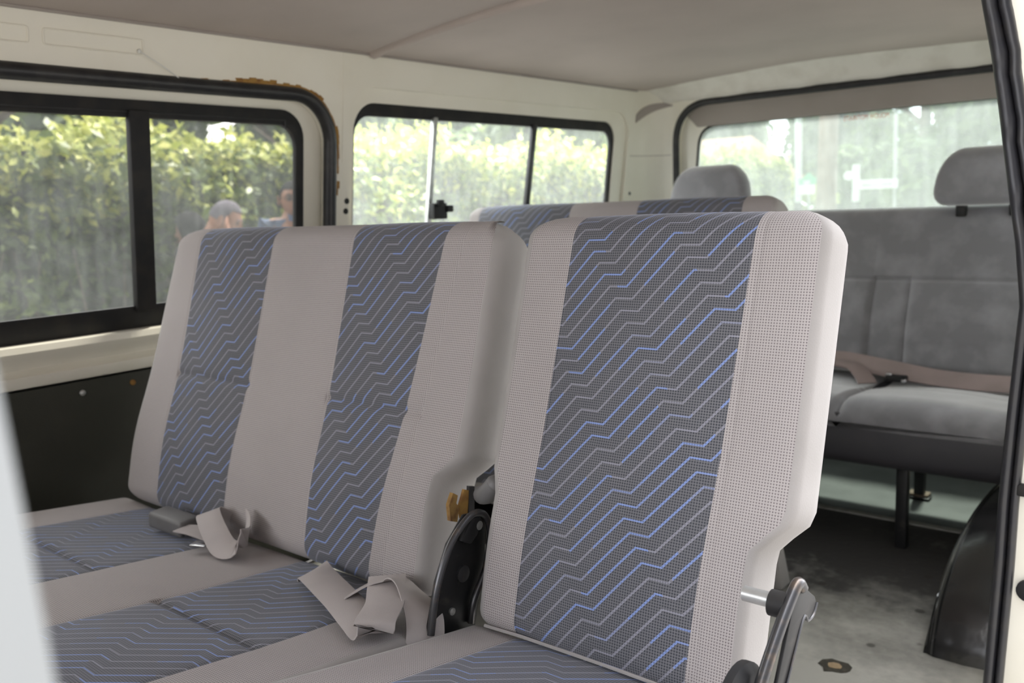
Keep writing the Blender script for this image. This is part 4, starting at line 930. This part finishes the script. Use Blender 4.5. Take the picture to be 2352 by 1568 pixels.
def head_mesh(c, rot, hgt, wid, mirror=1):
    """ellipsoid pushed into brow, eye sockets, nose, cheeks, mouth and chin; faces local +X"""
    vs = []; fs = []; nu, nv = 40, 28
    for j in range(nv + 1):
        ph = PI*j/nv
        for i in range(nu):
            th = 2*PI*i/nu; d = Vector((math.sin(ph)*math.cos(th), math.sin(ph)*math.sin(th), math.cos(ph)))
            x, y, z = d; p = Vector((x*wid*.58, y*wid*.5, z*hgt*.5))
            if z < 0: p.y *= 1 - .32*z*z; p.x *= 1 - .10*z*z; p.x += .12*wid*(-z)*max(0, x)
            fr = max(0, x)
            g_ = lambda a, b, sa, sb: math.exp(-((y - a)/sa)**2 - ((z - b)/sb)**2)*fr
            p.x += wid*(.16*g_(0, -.16, .10, .13) + .08*g_(0, .0, .07, .16) - .045*g_(.30, .06, .14, .09) - .045*g_(-.30, .06, .14, .09)
                        + .03*g_(0, .20, .45, .07) + .03*g_(0, -.44, .16, .05) + .03*g_(0, -.55, .16, .05) - .02*g_(0, -.50, .2, .025) + .05*g_(0, -.80, .2, .14))
            vs.append(p)
    for j in range(nv):
        for i in range(nu): fs.append((j*nu+i, j*nu+(i+1) % nu, (j+1)*nu+(i+1) % nu, (j+1)*nu+i))
    for s_ in (-1, 1):                                            # ears
        o = len(vs); nE = 10
        for ring, (ry, off) in enumerate(((.35, 0), (1, .010), (1.0, .018), (.55, .014))):
            for i in range(nE):
                t = 2*PI*i/nE; vs.append(Vector((-.005 + .018*ry*math.cos(t), s_*(wid*.485 + off), -.005 + .032*ry*math.sin(t))))
        for ring in range(3):
            for i in range(nE): fs.append((o+ring*nE+i, o+ring*nE+(i+1) % nE, o+(ring+1)*nE+(i+1) % nE, o+(ring+1)*nE+i))
        fs.append(tuple(o+3*nE+i for i in range(nE)))
    M = Matrix.Translation(c) @ rot
    return [M @ v for v in vs], fs
def hair_mesh(c, rot, hgt, wid, low=-.1, thick=.008, front=.55):
    vs = []; fs = []; nu, nv = 36, 18
    for j in range(nv + 1):
        for i in range(nu):
            th = 2*PI*i/nu; lim = low if math.cos(th) < .1 else low + (front - low)*min(1, (math.cos(th) - .1)/.35)
            zt = 1 + (lim - 1)*j/nv; ph = math.acos(max(-1, min(1, zt)))
            d = Vector((math.sin(ph)*math.cos(th), math.sin(ph)*math.sin(th), math.cos(ph)))
            k = thick*(1 if j < nv else -.6)
            vs.append(Vector((d.x*(wid*.58 + k), d.y*(wid*.5 + k), d.z*(hgt*.5 + k))))
    for j in range(nv):
        for i in range(nu): fs.append((j*nu+i, j*nu+(i+1) % nu, (j+1)*nu+(i+1) % nu, (j+1)*nu+i))
    M = Matrix.Translation(c) @ rot; return [M @ v for v in vs], fs
def person(label, x, y, top, yaw, pitch, skin_c, hair_c, shirt_c, trou_c, glasses=False, raised=False, hair_low=-.1, hair_t=.008, hair_front=.55, hh=.235):
    H = top - GZ; k = H/1.72; p = empty('person', (x, y, GZ), label, 'person')
    ca, sa = math.cos(yaw), math.sin(yaw)
    def W(f_, l, z): return (x + f_*ca - l*sa, y + f_*sa + l*ca, GZ + z*k)      # forward, left, up
    SK = paint('skin', skin_c, tuple(c*.9 for c in skin_c), rough=.5, scale=20); HR = paint('hair', hair_c, rough=.95, spec=.05); SH = paint('shirt', shirt_c, tuple(c*.85 for c in shirt_c), rough=.85, scale=12); TR = paint('trousers', trou_c, rough=.85)
    lean = .06 if pitch > .3 else 0
    pel = (W(0, 0, .95), (.13, .10)); spine = [pel, (W(0, 0, 1.10), (.125, .095)), (W(.0+lean*.4, 0, 1.25), (.145, .105)), (W(lean*.8, 0, 1.415), (.13, .085)), (W(.01+lean, 0, 1.47), .060), (W(.025+lean*1.3, 0, 1.55), .052), (W(.03+lean*1.5, 0, 1.60), .05)]
    def leg(s): return [pel, (W(0, .095*s, .88), .092), (W(.01, .10*s, .50), .060), (W(-.02, .10*s, .28), .052), (W(-.02, .10*s, .09), .036), (W(.03, .11*s, .035), .036), (W(.15, .12*s, .025), .030)]
    def armc(s, up):
        sh = spine[3]
        if up: return [sh, (W(lean*.8, .18*s, 1.425), .060), (W(.16, .24*s, 1.17), .044), (W(.22, .16*s, 1.36), .034), (W(.20, .11*s, 1.50), .028)]
        return [sh, (W(0, .18*s, 1.425), .060), (W(-.01, .235*s, 1.13), .043), (W(.06, .25*s, .89), .030), (W(.08, .25*s, .85), .026)]
    def hand(end, d_, lat, s):
        out = []; e = Vector(end); d_ = Vector(d_).normalized(); lat = Vector(lat).normalized()
        palm = e + d_*.05
        for q_, ln in ((-.026, .062), (-.009, .075), (.009, .070), (.026, .055)):
            b = palm + lat*q_; out.append([(tuple(e), .024), (tuple(b), (.011, .011)), (tuple(b + d_*ln*.5 + Vector((0, 0, -.004))), .0088), (tuple(b + d_*ln + Vector((0, 0, -.016))), .0075)])
        t0 = e + d_*.015 - lat*.024; out.append([(tuple(e), .024), (tuple(t0), .011), (tuple(t0 + d_*.03 - lat*.018), .0095), (tuple(t0 + d_*.058 - lat*.020), .0082)])
        return out
    arms = [armc(1, False), armc(-1, raised)]
    chains = [spine, leg(1), leg(-1)] + arms
    fwd = Vector((ca, sa, 0)); left = Vector((-sa, ca, 0))
    chains += hand(arms[0][-1][0], Vector((0, 0, -1)) + fwd*.25, fwd, 1)
    chains += hand(arms[1][-1][0], (Vector((0, 0, 1)) + left*.35) if raised else (Vector((0, 0, -1)) + fwd*.25), left if raised else fwd, -1)
    me = skin(chains); mb = MB(); mb.add([v.co.copy() for v in me.vertices], [tuple(q_.vertices) for q_ in me.polygons])
    rot = Matrix.Rotation(yaw, 4, 'Z') @ Matrix.Rotation(pitch, 4, 'Y')
    hw = hh*.70; c = Vector(W(.045 + lean*1.8 + .03*pitch, 0, 0)); c.z = top - hh*.5 - .006
    hv, hf = head_mesh(c, rot, hh, hw); mb.add(hv, hf); b = mb.build('body', SK, p, ang=80)
    hv, hf = hair_mesh(c, rot, hh, hw, hair_low, hair_t, hair_front); g = MB(); g.add(hv, hf); g.build('hair', HR, p, ang=80)
    M = Matrix.Translation(c) @ rot
    for s in (-1, 1):
        g = MB(); g.lathe(M @ Vector((hw*.505, s*.032, .010)), rot @ Vector((1, 0, 0)), [(.013, 0), (.012, .005), (.006, .009)], 12); g.build('eye', paint('eye', (.06, .045, .04), rough=.2), b)
        g = MB(); g.tube([M @ Vector((hw*.555, s*.016, .031)), M @ Vector((hw*.555, s*.034, .036)), M @ Vector((hw*.50, s*.052, .030))], .004, 8); g.build('eyebrow', HR, b)
    g = MB(); g.tube([M @ Vector((hw*.60 - abs(t)*6*abs(t), t, -.062 + abs(t)*.25*abs(t)*10)) for t in np.linspace(-.026, .026, 7)], .0055, 8); g.build('lips', paint('lips', (.30, .12, .10), rough=.5), b)
    if glasses:
        g = MB()
        for s in (-1, 1): g.tube([M @ Vector((hw*.60 - abs(a)*.2, a, b_)) for a, b_ in [(s*.034 + .025*math.cos(t), .010 + .019*math.sin(t)) for t in np.linspace(0, 2*PI, 17)[:-1]]], .002, 6, closed=True); g.tube([M @ Vector((hw*.55, s*.058, .014)), M @ Vector((.0, s*(hw*.5+.008), .014))], .002, 6)
        g.tube([M @ Vector((hw*.62, -.010, .012)), M @ Vector((hw*.62, .010, .012))], .002, 6); gg = g.build('glasses', RUBMAT, p)
        for s in (-1, 1): MB().lathe(M @ Vector((hw*.592, s*.034, .010)), rot @ Vector((1, 0, 0)), [(.023, 0), (.023, .001)], 16).build('lens', glass('lens', (.95, .95, .95), .03), gg)
    # clothes follow the body, slightly larger
    def grow(ch, e): return [(q_, (r_[0]+e, r_[1]+e) if isinstance(r_, tuple) else r_ + e) for q_, r_ in ch]
    sm_ = skin([grow(spine[:4], .014) + [(spine[4][0], .066)]] + [grow(a[:3], .014) for a in arms]); link('shirt', sm_, SH, p)
    g = MB(); cc = Vector(W(.012 + lean*.9, 0, 1.478)); g.lathe(cc - Vector((0, 0, .02)), rot @ Vector((.1, 0, 1)), [(.082, 0), (.070, .03), (.064, .045), (.060, .03)], 20); g.build('collar', SH, p)
    tm = skin([grow([pel] + leg(1)[1:5], .014), grow([pel] + leg(-1)[1:5], .014)]); link('trousers', tm, TR, p)
    for s in (-1, 1):
        g = MB(); a = Vector(W(-.07, .105*s, 0)); g.tube([W(-.07, .105*s, .05), W(.02, .11*s, .05), W(.13, .12*s, .035), W(.18, .122*s, .03)], [.045, .05, .046, .03], 12); g.build('shoe', RUBMAT, p)
    return p
person('smiling person with glasses and blue-grey shirt, standing outside by the hedge', -5.0, 3.75, 1.10, -.52, .02, (.30, .145, .09), (.018, .016, .016), (.10, .135, .23), (.06, .06, .08), glasses=True)
person('person with short greying hair looking down with a hand raised near face, outside', -5.0, 3.03, .985, .75, .45, (.32, .14, .08), (.13, .12, .14), (.09, .09, .11), (.07, .07, .09), raised=True, hair_front=.62)
person('person with dark hair outside, mostly hidden behind the one with greying hair', -5.55, 3.35, .915, -2.6, .1, (.28, .16, .12), (.02, .018, .02), (.03, .03, .04), (.05, .05, .06), hair_low=-.75, hair_t=.022, hair_front=.5)
